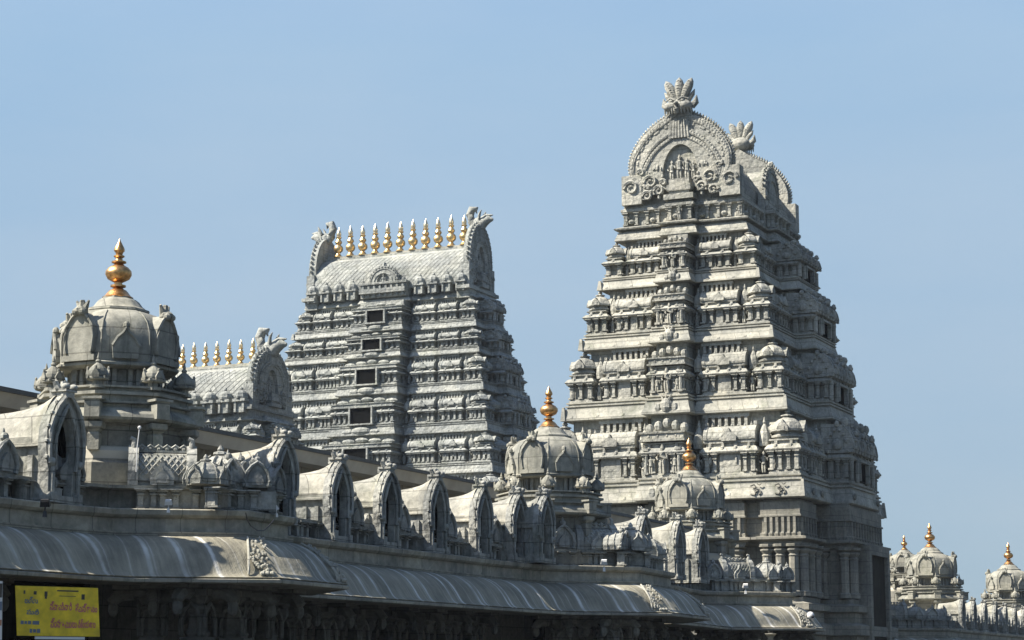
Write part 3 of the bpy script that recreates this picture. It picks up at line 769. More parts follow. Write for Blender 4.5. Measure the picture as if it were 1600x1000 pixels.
# ================================================================== right gateway tower
def build_right():
    root = thing('gateway_tower', 'tallest grey stone gateway tower at right with big round lion-crowned gable facing us', 'temple tower', (8.104, 80, EYE), TH, 'carved stone gateway towers')
    tiers = [(5.19, 5.70, 6.39), (4.45, 5.15, 9.64), (3.87, 4.76, 12.39), (3.25, 4.31, 14.78), (2.73, 3.91, 16.75)]
    front = [(-1, -.77, 0), (-.67, -.27, -.04), (-.16, .16, .62), (.27, .67, -.04), (.77, 1, 0)]
    side = [(-1, -.80, 0), (-.68, -.42, -.04), (-.30, .30, .75), (.42, .68, -.04), (.80, 1, 0)]
    tower(root, tiers, None, GRAN, GRAN_LIGHT, front, side, .62, .75, windows=(('side', .35, .3, .52),), seed=3, disc=False, crec=.38, pil_step=.5, panel=True, ov=.82)
    # base storeys below the first cornice
    b = MB()
    P = tier_poly(4.95, 5.45, .35, [(-1, -.70, 0), (-.58, -.22, 0), (-.17, .17, .4), (.22, .58, 0), (.70, 1, 0)], [(-1, -.62, 0), (-.42, .42, .95), (.62, 1, 0)])
    b.ring(P, [(0, -EYE), (.5, -EYE), (.5, -.6), (.35, -.5), (.35, .3), (.5, .35), (.5, .8), (.2, .9), (.2, 1.5), (.42, 1.55), (.42, 1.9), (.15, 2.0), (.15, 2.35), (.35, 2.4), (.35, 2.62), (.05, 2.7), (.05, 2.85), (-.12, 2.9), (-.12, 4.72), (.05, 4.75), (.05, 4.85), (.28, 4.92), (.28, 5.0), (.02, 5.04), (.02, 5.15), (-.05, 5.18), (-.05, 5.72), (.05, 5.74), (.05, 5.8), (.0, 5.82), (.0, 6.28), (-.1, 6.3), (-.1, 6.42)])
    m = len(P)
    for k in range(m):
        x0, y0 = P[k]; x1, y1 = P[(k + 1) % m]; L = hypot(x1 - x0, y1 - y0)
        if L < .6: continue
        tx, ty = (x1 - x0) / L, (y1 - y0) / L; nx, ny = ty, -tx
        cnt = max(2, int(round(L / .9)) + 1)
        for q in range(cnt):
            t = .25 + (L - .5) * q / (cnt - 1)
            px, py = x0 + tx * t + nx * .02, y0 + ty * t + ny * .02
            b.lathe([(.24, 2.9), (.24, 3.05), (.18, 3.1), (.18, 4.3), (.21, 4.34), (.16, 4.4), (.26, 4.52), (.26, 4.56), (.15, 4.6), (.3, 4.66), (.3, 4.75)], 8, px, py, ph=pi / 8)
        for q in range(cnt * 2):
            t = .2 + (L - .4) * q / (cnt * 2 - 1)
            b.box(x0 + tx * t - .05, x0 + tx * t + .05, y0 + ty * t - .05, y0 + ty * t + .05, 5.2, 5.72)
            b.blob(x0 + tx * t, y0 + ty * t, 5.12, .1, .1, .12, 6, 4)
    b.build('base', GRAN_BASE, root)
    # tall side entrance
    d = MB(); d.cur = 1
    d.box(4.95 + .95 - .1, 4.95 + .95 + .36, -1.15, 1.15, -EYE, 4.55); d.cur = 0
    xf = 4.95 + .95
    d.box(xf - .1, xf + .5, -1.45, -1.15, -EYE, 4.9); d.box(xf - .1, xf + .5, 1.15, 1.45, -EYE, 4.9); d.box(xf - .1, xf + .5, -1.15, 1.15, 4.55, 4.9)
    d.build('doorway', [GRAN_BASE, DOOR_SHADE], root)
    # letters carved as curled relief on the lowest cornice
    r = MB()
    for t in (-.86, -.66, .38, .66, .84):
        x = t * 5.1
        r.M = Matrix.Translation((x, -5.70, 6.70)) @ Matrix.Scale(1.15, 4)
        r.tube([(-.14, 0, .13), (-.02, -.02, .17), (.05, -.02, .09), (-.04, -.03, .02), (.06, -.03, -.06), (.0, -.02, -.15), (-.14, 0, -.12)], .03, 5)
        r.tube([(.02, -.02, .0), (.14, -.02, .03), (.2, -.02, -.08), (.13, -.01, -.15)], .026, 5)
        r.tube([(.08, 0, .2), (.15, -.01, .15), (.22, 0, .2)], .02, 5)
    r.M = None
    for t in (-.8, -.6, -.3, .3, .6, .8):
        y = t * 5.6; x = 5.21 if abs(t) > .32 else 5.96
        r.blob(x, y, 6.68, .05, .15, .13, 8, 5)
    r.build('relief_letters', GRAN_BASE, root)
    # neck storey
    nk = MB()
    w, l, z = 2.73, 3.91, 16.75
    P = tier_poly(w - .30, l - .30, 0, [(-1, -.2, 0), (-.2, .2, .3), (.2, 1, 0)], [(-1, -.3, 0), (-.3, .3, .4), (.3, 1, 0)])
    nk.ring(P, [(-.25, z + .02), (.22, z), (.3, z + .03), (.28, z + .1), (.2, z + .3), (.2, z + .36), (.05, z + .37), (.05, z + .45), (.3, z + .47), (.32, z + .52), (.12, z + .6), (.0, z + .62), (-.08, z + .64), (-.08, z + 1.15), (.02, z + 1.18), (.1, z + 1.2), (.1, z + 1.3), (.0, z + 1.34), (.0, z + 1.42), (-.6, z + 1.44)])
    m = len(P)
    for k in range(m):
        x0, y0 = P[k]; x1, y1 = P[(k + 1) % m]; L = hypot(x1 - x0, y1 - y0)
        if L < .5: continue
        tx, ty = (x1 - x0) / L, (y1 - y0) / L; nx, ny = ty, -tx
        cnt = max(2, int(round(L / .5)) + 1)
        for q in range(cnt):
            t = .08 + (L - .16) * q / (cnt - 1)
            pilaster(nk, x0 + tx * t - nx * .08, y0 + ty * t - ny * .08, nx, ny, .1, .1, z + .66, z + 1.17)
            if q < cnt - 1 and q % 2 == 0: nk.blob(x0 + tx * (t + .25) - nx * .0, y0 + ty * (t + .25), z + .8, .14, .14, .1, 7, 4)
    fig(nk, 0, -3.98, z + .62, .62)
    for sx in (-1, 1): fig(nk, sx * 2.3, -3.62, z + .64, .5)
    for t in (-.8, -.55, -.1, .1, .55, .8):
        fig(nk, 2.45, t * 3.5, z + .64, .5, 1, 'y')
    nk.build('neck', GRAN, root)
    # vaulted roof, gables at both ends, dormer at the side
    rz = 18.19
    v = MB(); v.M = Matrix.Translation((0, 0, rz)); vault(v, 2.05, 2.55, 3.45, 1.05)
    v.build('vaulted_roof', GRAN, root)
    for end in (-1, 1):
        gb = MB(); gable(gb, 2.42, 3.42, .42, .30, leaves=60, tip=.10, lf=.55)
        go = gb.build('gable', GRAN, root, (0, end * 3.40, rz), 0 if end < 0 else pi)
        cs_ = 1.5 if end < 0 else 1.35
        cr = MB(); lion_crest(cr, 0, cs_)
        co = cr.build('lion_crest', GRAN, go, (0, -.30, 3.45 if end < 0 else 3.75), 0, smooth=60); co.scale = (1.15, 1.0, 1.0)
    for sx in (-1, 1):
        dm = MB(); gable(dm, 1.05, 1.75, .25, .45, rich=False, leaves=16)
        dm.box(-.5, .5, -.25, 1.2, 0, 1.1)
        prof = arch_pts(.85, 1.6, 13, .95); dm.prism(prof[::-1], -.05, 1.5)
        dm.tube([(0, -.1, 1.65), (0, -.22, 1.9), (0, -.3, 1.95)], [.16, .13, .05], 7)
        dm.box(-1.2, 1.2, -.3, .6, -.95, -.02)
        for k in (-1, -.4, .4, 1): dm.tube([(k, -.38, -.9), (k, -.38, -.05)], .09, 7)
        dm.build('side_dormer', GRAN, root, (sx * 2.25, .0, rz + .15), pi / 2 if sx > 0 else -pi / 2)
    f = MB(); f.lathe([(.2, 0), (.2, .25), (.26, .3), (.26, .62), (.1, .66)], 12)
    f.build('ridge_block', GRAN_LIGHT, root, (0, 2.2, rz + 2.5))
build_right()

# ================================================================== long towers with a row of gilded finials
def build_long(label, cx, cy, tiers, roof_z, roof_h, roof_hw, roof_L, nfin, fin_h, gable_h, seed, front, side, cen_f, windows, fin_skip=0, kproj=.75):
    root = thing('gateway_tower', label, 'temple tower', (cx, cy, EYE), TH, 'carved stone gateway towers')
    tower(root, tiers, None, GRAN_FAR, GRAN_FAR, front, side, kproj, .5, windows=windows, seed=seed, cen_f=cen_f, statue=False, side_roof=True, pil_step=.36, ov=.62, crec=.34, disc=False)
    w, l, z = tiers[-1]
    nk = MB()
    P = tier_poly(w - .3, l - .3, 0, [(-1, cen_f[0], 0), (cen_f[0], cen_f[1], .3), (cen_f[1], 1, 0)], [(-1, -.5, 0), (-.5, .5, .25), (.5, 1, 0)])
    nk.ring(P, [(-.25, z + .02), (.22, z), (.3, z + .03), (.2, z + .22), (.06, z + .25), (.06, z + .32), (-.1, z + .34), (-.1, roof_z - .02), (-.5, roof_z)])
    # row of little shrines along the eaves
    k = -w + .45
    nsh = int((2 * w - 1.2) / .78)
    for i in range(nsh + 1):
        x = -w + .6 + (2 * w - 1.2) * i / nsh
        if cen_f[0] * w * .9 < x < cen_f[1] * w * .9: continue
        for y, sy in ((-l - .06, -1),):
            nk.box(x - .24, x + .24, y - .12, y + .3, z + .34, z + .85)
            for q in (-.2, .2): nk.box(x + q - .05, x + q + .05, y - .2, y, z + .34, z + .8)
            nk.box(x - .32, x + .32, y - .25, y + .3, z + .8, z + .92)
            nk.lathe([(.3, 0), (.32, .1), (.28, .25), (.16, .36), (.05, .4), (.08, .44), (.01, .56)], 8, x, y, z + .92)
    nk.box(cen_f[0] * w, cen_f[1] * w, -l - .35, -l + .3, z + .3, z + 1.0)
    nk.box(cen_f[0] * w * 1.05, cen_f[1] * w * 1.05, -l - .5, -l + .3, z + 1.0, z + 1.12)
    for q in range(8):
        x = cen_f[0] * w + (cen_f[1] - cen_f[0]) * w * (q + .5) / 8
        nk.box(x - .06, x + .06, -l - .45, -l - .33, z + .34, z + 1.0)
    nk.build('neck', GRAN_FAR, root)
    v = MB(); v.M = Matrix.Translation((0, 0, roof_z)) @ Matrix.Rotation(pi / 2, 4, 'Z'); vault(v, roof_hw, roof_h, roof_L)
    vo = v.build('vaulted_roof', GRAN_FAR, root)
    rb = MB(); rb.box(-roof_L, roof_L, -.16, .16, roof_z + roof_h * .98, roof_z + roof_h + .12)
    rb.build('ridge_beam', GRAN_LIGHT, root)
    # middle dormer on the flank
    d = MB(); gable(d, 1.0, 1.25, .3, .4, rich=False, leaves=14, corner=False); d.prism(arch_pts(.8, 1.15, 13, .95)[::-1], -.1, 1.2)
    d.tube([(0, -.15, 1.2), (0, -.2, 1.45)], [.16, .1], 6)
    for sx in (-1, 1): fig(d, sx * 1.25, -.3, 0, .7)
    fig(d, 0, -.3, .1, .7); d.box(-1.4, 1.4, -.5, .3, -.25, 0)
    d.build('dormer', GRAN_FAR, root, (0, -roof_hw * 1.05, roof_z + .05))
    for end in (-1, 1):
        gb = MB(); gable(gb, roof_hw * 1.02, gable_h, .42, .3, rich=True, leaves=24)
        gb.box(-roof_hw * 1.05, roof_hw * 1.05, -.5, .25, -.75, 0); gb.box(-roof_hw * 1.2, roof_hw * 1.2, -.6, .2, -.28, -.1)
        go = gb.build('gable', GRAN_FAR, root, (end * roof_L, 0, roof_z), pi / 2 * end)
        cr = MB(); s_ = 1.0
        cr.blob(0, -.1, .1, .3, .38, .42, 9, 6)
        cr.tube([(0, -.2, .0), (0, -.45, .25), (0, -.75, .35), (0, -.95, .3)], [.3, .28, .2, .08], 8)
        cr.tube([(0, -.3, .42), (0, -.6, .55), (0, -.95, .56)], [.12, .12, .03], 6)
        for k in (-1, 1):
            cr.tube([(k * .2, -.2, .4), (k * .3, -.3, .65), (k * .28, -.4, .85)], [.1, .08, .02], 6)
        cr.tube([(0, .1, .0), (0, .3, .3), (0, .42, .7), (0, .3, 1.0), (0, .05, .98), (0, .02, .75)], [.2, .24, .24, .22, .16, .05], 8)
        cr.build('lion_crest', GRAN_FAR, go, (0, -.15, gable_h - .12), smooth=60)
    for i in range(nfin):
        x = -roof_L + .62 + (2 * roof_L - 1.24) * i / (nfin - 1)
        if i < fin_skip: continue
        fo = obj('finial', KAL2, root, (x, 0, roof_z + roof_h + .10), 0, (fin_h * .95, fin_h * .95, fin_h * (1 + .02 * sin(i * 2.3)))); fo.rotation_euler = (radians(1.3 * sin(i * 3.1)), radians(1.2 * cos(i * 1.9)), i * .8)
    return root

FL = [(-1, -.86, 0), (-.80, -.62, -.03), (-.56, -.35, -.03), (-.27, .27, .75), (.35, .56, -.03), (.62, .80, -.03), (.86, 1, 0)]
SL = [(-1, -.74, 0), (-.38, .38, .5), (.74, 1, 0)]
lt = [(9.3, 5.7, 3.2), (8.75, 5.2, 5.7), (8.15, 4.65, 8.05), (7.55, 4.05, 10.34), (7.0, 3.5, 12.54), (6.5, 2.95, 14.76), (6.0, 2.42, 16.84), (5.62, 2.02, 18.33), (5.16, 1.56, 20.04)]
build_long('wide grey gateway tower in the middle distance with eleven gilded finials on its ridge', -6.17, 110, lt, 20.75, 2.35, 1.55, 4.55, 11, 1.75, 3.55, 5, FL, SL, (-.27, .27), (('front', .34, .29, .66),))
mt = [(5.9, 3.0, 5.0), (5.45, 2.5, 7.4), (5.0, 2.1, 9.35), (4.6, 1.75, 10.9)]
build_long('smaller gateway tower peeping out right behind the large copper-tipped dome, gilded finials', -14.5, 90, mt, 11.65, 1.9, 1.6, 4.0, 12, 1.15, 2.55, 6, FL, SL, (-.27, .27), ())

# ================================================================== pillared corridors with curved eaves
def arch_ring(hw, h, n=17):
    """pointed arch outline left foot -> right foot"""
    pts = [(-hw, 0)]
    for i in range(n):
        t = i / (n - 1) * 2 - 1
        a = abs(t)
        x = hw * (1.0 if a > .75 else sin(a / .75 * pi / 2) ** .8)
        z = h * (.45 * (1 - (a - .75) / .25) if a > .75 else .45 + .55 * (1 - (a / .75) ** 1.35))
        pts.append((-x if t < 0 else x, z))
    pts.append((hw, 0))
    return pts

def dormer_mesh():
    """tall arched dormer: facing -y, foot at z=0, 1.12 wide, 1.55 high, vault running back"""
    mb = MB()
    K = .72
    # gable frame with pointed opening
    o = [(-.50, 0), (-.50, .45), (-.56, .55), (-.60, .78), (-.585, 1.0), (-.50, 1.2), (-.36, 1.37), (-.18, 1.49), (0, 1.58), (.18, 1.49), (.36, 1.37), (.50, 1.2), (.585, 1.0), (.60, .78), (.56, .55), (.50, .45), (.50, 0)]
    i_ = [(-.30, .10), (-.30, .45), (-.33, .55), (-.35, .75), (-.33, .9), (-.27, 1.03), (-.18, 1.16), (-.09, 1.26), (0, 1.36), (.09, 1.26), (.18, 1.16), (.27, 1.03), (.33, .9), (.35, .75), (.33, .55), (.30, .45), (.30, .10)]
    o = [(x * K, z) for x, z in o]; i_ = [(x * .92 * K, z) for x, z in i_]
    mb.cur = 1
    mb.annulus(o, i_, -.10, .04, .04, True)
    mb.box(-.38, .38, -.15, .0, -.0, .10)
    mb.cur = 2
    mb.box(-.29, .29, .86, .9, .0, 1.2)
    for sx in (-1, 1): mb.box(min(sx * .27, sx * .295), max(sx * .27, sx * .295), .045, .86, .0, 1.12)  # black back plate and side linings paint the hollow's shade
    mb.cur = 1
    # beaded rims
    for k, off in ((o, 1.0),):
        P = [Vector((x * .93, -.14, z * .985)) for x, z in k[2:-2]]
        mb.tube([tuple(p) for p in P], .032, 5)
        for a, b in zip(P[:-1], P[1:]):
            for q in (.3,):
                c = a.lerp(b, q); mb.blob(c.x * 1.08, c.y + .04, c.z * 1.015 + .005, .032, .04, .034, 5, 3)
    P = [(x * 1.12, -.13, z * 1.02) for x, z in i_[1:-1]]
    mb.tube(P, .03, 5)
    for sx in (-1, 1):                 # foot scrolls, colonnettes
        mb.tube([(sx * .30, -.13, .12), (sx * .30, -.13, .5)], .035, 6)
        mb.box(sx * .30 - .06, sx * .30 + .06, -.18, -.1, .0, .14)
        mb.blob(sx * .32, -.12, .56, .065, .07, .07, 7, 5)
    # small carved stand low in the opening
    mb.box(-.09, .09, -.02, .12, .10, .22); mb.blob(0, .05, .3, .06, .05, .09, 6, 4)
    # crest
    mb.box(-.10, .10, -.16, .12, 1.50, 1.58); mb.box(-.13, .13, -.18, .1, 1.58, 1.62)
    for sx in (-1, 1):
        mb.blob(sx * .09, -.14, 1.65, .06, .07, .05, 7, 5); mb.tube([(sx * .1, -.02, 1.62), (sx * .14, -.0, 1.72), (sx * .1, .02, 1.76)], [.05, .04, .02], 5)
    mb.tube([(0, -.05, 1.6), (0, -.02, 1.74)], [.06, .03], 6)
    mb.cur = 0
    # vault behind, flaring up to the gable
    prof = [(.50, .78), (.53, .785), (.53, .82), (.51, .83), (.52, .92), (.50, .935), (.495, 1.03), (.45, 1.16), (.36, 1.29), (.24, 1.39), (.11, 1.455), (0, 1.48)]
    prof = [(x * .76, z) for x, z in prof]
    pts = prof + [(-x, z) for x, z in prof[-2::-1]]
    n = len(pts); rows = []
    for y, up in ((.0, .10), (.06, .06), (.13, .02), (.22, -.03), (.36, -.075), (.55, -.11), (.8, -.14), (1.15, -.16)):
        rows.append([(x * (1.04 if up > .05 else 1.0), y, z + up * max(0, (z - .9) / .58)) for x, z in pts])
    vs = [p for r in rows for p in r]
    fs = [(j * n + i + 1, (j + 1) * n + i + 1, (j + 1) * n + i, j * n + i) for j in range(len(rows) - 1) for i in range(n - 1)]
    fs.append(tuple((len(rows) - 1) * n + i for i in range(n - 1, -1, -1)))
    mb.add(vs, fs)
    mb.cur = 1
    for sx in (-1, 1): mb.box(min(sx * .30, sx * .33), max(sx * .30, sx * .33), .0, 1.1, .0, .79)
    mb.box(-.3, .3, 1.0, 1.1, 0, .79)
    for sx in (-1, 1):
        for y in (.2, .45, .75): mb.box(sx * .345 - .035, sx * .345 + .035, y - .04, y + .04, 0, .66)
    return mb.mesh('arched_dormer', [VAULT, SHRINE, SHADE_BLACK], 50)
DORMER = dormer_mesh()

def parapet_shala():
    """oblong parapet shrine with lattice roof: 1.05 long, facing -y, base z=0"""
    mb = MB()
    prof = [(-.20, 0), (-.20, .05), (-.24, .06), (-.25, .14), (-.235, .26), (-.19, .36), (-.12, .44), (-.05, .47), (.1, .48), (.3, .48), (.3, 0)]
    n = len(prof); L = .40
    vs = [(-L, y, z) for y, z in prof] + [(L, y, z) for y, z in prof]
    mb.add(vs, [(i, i + n, (i + 1) % n + n, (i + 1) % n) for i in range(n)] + [tuple(range(n)), tuple(range(2 * n - 1, n - 1, -1))])
    for sx in (-1, 1):
        g = [(-.30, 0), (-.30, .2), (-.27, .34), (-.20, .46), (-.10, .53), (-.02, .58), (.06, .53), (.3, .5), (.3, 0)]
        k = len(g); a, b = sx * L - .07, sx * L + .07
        vs = [(a, y, z) for y, z in g] + [(b, y, z) for y, z in g]
        mb.add(vs, [(i, i + k, (i + 1) % k + k, (i + 1) % k) for i in range(k)] + [tuple(range(k)), tuple(range(2 * k - 1, k - 1, -1))])
        mb.tube([(sx * L, -.04, .55), (sx * L, -.05, .66), (sx * L - .05, -.05, .68)], [.05, .035, .03], 6)
    nlat = 9
    for i in range(-1, nlat + 2):     # lattice ribs on the roof
        for dr in (-1, 1):
            q = []
            for y, z in prof[3:7]:
                x = -L + 2 * L * i / nlat + dr * (z - .14) * .8
                if abs(x) > L - .05: continue
                q.append((x, y - .008, z + .006))
            if len(q) > 1: mb.tube(q, .011, 4)
    o = [(-.16, 0), (.16, 0), (.17, .12), (.11, .22), (.04, .27), (0, .38), (-.04, .27), (-.11, .22), (-.17, .12)]
    mb.prism(o, -.33, -.15)
    mb.prism([(x * .55, z * .6 + .03) for x, z in o], -.36, -.32)
    mb.box(-L, L, -.06, .06, .48, .51)
    for i in range(6):
        x = -L * .72 + 1.44 * L * i / 5
        mb.tube([(x - .05, -.03, .545), (x, -.03, .585), (x + .05, -.03, .545)], .018, 5); mb.blob(x, -.03, .53, .035, .03, .03, 6, 4)
    return mb.mesh('oblong_shrine', [SHRINE])
PSHALA = parapet_shala()

def parapet_kuta():
    mb = MB(); n = 8
    mb.lathe([(.36, 0), (.36, .05), (.40, .06), (.41, .13), (.40, .22), (.36, .32), (.27, .42), (.16, .49), (.10, .51), (.13, .53), (.12, .56), (.05, .58), (.06, .61), (.015, .68)], n, ph=pi / 8)
    for k in range(8):
        a = k * pi / 4 + pi / 8
        mb.tube([(r * cos(a), r * sin(a), z) for r, z in ((.41, .08), (.42, .15), (.41, .23), (.37, .33), (.28, .43), (.17, .50))], .018, 4)
    for k in range(4):
        mb.M = Matrix.Rotation(k * pi / 2, 4, 'Z')
        o = [(-.13, 0), (.13, 0), (.15, .13), (.10, .23), (.035, .28), (0, .40), (-.035, .28), (-.10, .23), (-.15, .13)]
        mb.prism(o, -.46, -.3)
        mb.tube([(-.15, -.47, .02), (-.16, -.47, .14), (-.11, -.47, .24), (-.03, -.47, .31), (0, -.46, .42), (0.03, -.47, .31), (.11, -.47, .24), (.16, -.47, .14), (.15, -.47, .02)], .02, 5)
    mb.M = None
    return mb.mesh('domed_shrine', [SHRINE])
PKUTA = parapet_kuta()

def parapet_panjara():
    """narrow arched parapet niche, rim curling forward"""
    mb = MB()
    o = [(-.22, 0), (.22, 0), (.25, .14), (.20, .30), (.11, .42), (0, .50), (-.11, .42), (-.20, .30), (-.25, .14)]
    mb.prism(o, -.14, .38)
    for yy in (.05, .25): mb.tube([(x * 1.03, yy, z * 1.02) for x, z in [(.22, .02)] + o[2:] + [(-.22, .02)]], .022, 5)
    mb.tube([(x * .98, -.16, z) for x, z in [(.20, .02)] + o[2:] + [(-.20, .02)]], .04, 6)
    mb.prism([(x * .5, z * .55 + .04) for x, z in o], -.19, -.13)
    mb.blob(0, -.1, .55, .07, .07, .07, 7, 5); mb.tube([(0, -.08, .55), (0, -.08, .68)], [.05, .01], 6)
    for sx in (-1, 1): mb.blob(sx * .24, -.12, .06, .06, .07, .06, 6, 4)
    return mb.mesh('arched_niche', [SHRINE])
PPANJ = parapet_panjara()

def pillar_mesh(hp):
    """carved pillar with lotus bracket and drop; top at z=0"""
    mb = MB()
    mb.box(-.24, .24, -.24, .24, -hp, -hp + .3)
    mb.tbox(0, 0, .34, .34, .30, .30, -hp + .3, -1.0)
    mb.box(-.20, .20, -.20, .20, -1.0, -.86); mb.lathe([(.17, -.86), (.20, -.80), (.15, -.74), (.15, -.5), (.21, -.44), (.21, -.40), (.14, -.36), (.24, -.28), (.24, -.24)], 8, ph=pi / 8)
    mb.box(-.3, .3, -.3, .3, -.24, -.14); mb.box(-.2, .2, -.62, .62, -.14, 0); mb.box(-.62, .62, -.2, .2, -.139, -.001)
    for k in range(4):
        mb.M = Matrix.Rotation(k * pi / 2, 4, 'Z')
        mb.tube([(0, -.3, -.18), (0, -.5, -.2), (0, -.62, -.32), (0, -.58, -.45)], [.12, .12, .1, .03], 6)
        mb.blob(0, -.6, -.42, .09, .09, .13, 7, 5)
        o = [(-.16, -.36), (-.16, -.6), (-.11, -.74), (0, -.84), (.11, -.74), (.16, -.6), (.16, -.36)]
        mb.tube([(x, -.21, -1.2 - z) for x, z in o], .035, 5)
    mb.M = None
    return mb.mesh('pillar', [PILLAR])

def along(path, d, off=0.0):
    """point at distance d along path, shifted out by off; and the heading"""
    for (x0, y0), (x1, y1) in zip(path[:-1], path[1:]):
        L = hypot(x1 - x0, y1 - y0)
        if d <= L or (x1, y1) == path[-1]:
            tx, ty = (x1 - x0) / L, (y1 - y0) / L
            return x0 + tx * d + ty * off, y0 + ty * d - tx * off, atan2(ty, tx)
        d -= L

HL, HW = 1.40, 2.56             # eave lip and ledge top, above the eye
def corridor(label, path, dz, dormers, bits, pillars, back=5.0, seed=1, u0=0.0, tiles=(), solid=1):
    root = thing('pillared_corridor', label, 'temple corridor', (path[0][0], path[0][1], EYE + dz), 0, 'temple corridors with curved eaves')
    ox, oy = path[0]
    P = [(x - ox, y - oy) for x, y in path]
    # curved eave
    e = MB()
    e.sweep(P, [(-1.0, 1.475), (-.03, 1.475), (-.015, 1.49), (-.07, 1.515), (-.12, 1.56), (-.17, 1.63), (-.235, 1.73), (-.31, 1.83), (-.41, 1.935), (-.54, 2.03), (-.70, 2.105), (-.86, 2.15), (-1.02, 2.17)], u0)
    e.build('curved_eave', KAPOTA, root, smooth=50)
    lp = MB(); lp.sweep(P, [(-1.3, HL + .02), (-.05, HL), (.0, HL + .01), (.005, HL + .055), (-.05, HL + .075), (-.95, HL + .074)], u0)
    lp.build('eave_lip', LEDGE, root)
    # fascia wall with mouldings
    f = MB(); f.sweep(P, [(-1.05, 2.12), (-.86, 2.155), (-.85, 2.21), (-.94, 2.22), (-.95, 2.42), (-.88, 2.435), (-.83, 2.47), (-.81, 2.545), (-.83, HW), (-2.3, HW + .01)], u0)
    f.build('fascia', LEDGE, root)
    # parapet wall with a long cap
    w = MB(); w.sweep(P, [(-1.2, HW - .05), (-1.2, HW + .03), (-1.48, HW + .04), (-1.48, HW + .32), (-1.12, HW + .335), (-1.10, HW + .38), (-1.3, HW + .39), (-2.1, HW + .40)], u0)
    tot = sum(hypot(b[0] - a[0], b[1] - a[1]) for a, b in zip(P[:-1], P[1:]))
    rnd = random.Random(seed); d = .1
    while d < tot - .1:
        x, y, a = along(P, d, -1.33)
        pilaster(w, x, y, sin(a), -cos(a), .085, .17, HW + .02, HW + .33)
        d += rnd.choice((.14, .2, .3, .42))
    Q = P[solid:solid + 2]
    w.sweep(Q, [(-1.60, HW + .36), (-1.60, HW + .52), (-1.9, HW + .53)], u0)
    w.sweep(Q, [(-1.23, HW + .03), (-1.23, HW + .325), (-1.45, HW + .33)], u0)
    w.build('parapet', SHRINE, root)
    # roof slab, ceiling and dark inner wall: the back follows a straight line parallel to the long run
    mit = mitres(P, False)
    def plan(off): return [(x + mx * off, y + my * off) for (x, y), (mx, my) in zip(P, mit)]
    bx_, by_ = -XD.x * back, -XD.y * back
    backline = [(P[-1][0] + bx_, P[-1][1] + by_), (P[0][0] + bx_, P[0][1] + by_)]
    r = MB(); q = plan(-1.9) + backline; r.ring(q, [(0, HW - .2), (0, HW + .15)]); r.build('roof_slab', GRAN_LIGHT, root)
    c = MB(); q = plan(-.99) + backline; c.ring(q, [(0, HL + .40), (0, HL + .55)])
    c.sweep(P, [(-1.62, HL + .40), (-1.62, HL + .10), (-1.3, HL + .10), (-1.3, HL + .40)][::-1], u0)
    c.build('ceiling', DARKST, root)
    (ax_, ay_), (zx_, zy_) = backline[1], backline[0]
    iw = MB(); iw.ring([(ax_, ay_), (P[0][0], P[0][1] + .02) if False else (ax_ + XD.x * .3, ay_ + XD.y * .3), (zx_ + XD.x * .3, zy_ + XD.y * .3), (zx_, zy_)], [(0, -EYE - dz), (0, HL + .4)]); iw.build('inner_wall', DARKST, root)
    hp = HL + .08 + EYE + dz
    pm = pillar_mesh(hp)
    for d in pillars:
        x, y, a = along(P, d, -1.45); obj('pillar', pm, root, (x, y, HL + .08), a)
    # dormers and parapet shrines
    for d, face, sc in dormers:
        if isinstance(d, tuple): x, y = d[0] - ox, d[1] - oy
        else: x, y, a = along(P, d, -1.0)
        j_ = rnd.uniform(-1, 1); q_ = rnd.uniform(-1, 1)
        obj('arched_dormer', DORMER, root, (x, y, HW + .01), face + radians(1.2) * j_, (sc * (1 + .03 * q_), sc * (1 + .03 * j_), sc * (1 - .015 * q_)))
    for kind, d, sc in bits:
        x, y, a = along(P, d, -1.44)
        me = {'s': PSHALA, 'k': PKUTA, 'p': PPANJ}[kind]
        if kind == 'p': x += sin(a) * .12; y -= cos(a) * .12
        o = obj({'s': 'oblong_shrine', 'k': 'domed_shrine', 'p': 'arched_niche'}[kind], me, root, (x, y, HW + .385), a, (sc, sc, sc))
    # carved corner tiles on the eave
    for d in tiles:
        t = MB()
        rn = random.Random(int(d * 10))
        for k in range(46):
            v = rn.uniform(0, 1); zz = 1.53 + .60 * v
            off = -.07 - .66 * v ** 1.9
            x, y, a = along(P, d + rn.uniform(-.13, .13), off + .0)
            t.blob(x, y, zz, .03, .03, .028, 5, 3)
        for k in range(3):
            x, y, a = along(P, d + .05 + k * .07, -.06); t.blob(x, y, 1.55, .045, .045, .04, 6, 4)
        pts = []
        for v in [i / 8 for i in range(9)]:
            x, y, a = along(P, d - .16, -.06 - .66 * v ** 1.9); pts.append((x, y, 1.53 + .61 * v))
        t.tube(pts, .02, 5)
        t.build('carved_tile', GRAN_LIGHT, root)
    return root

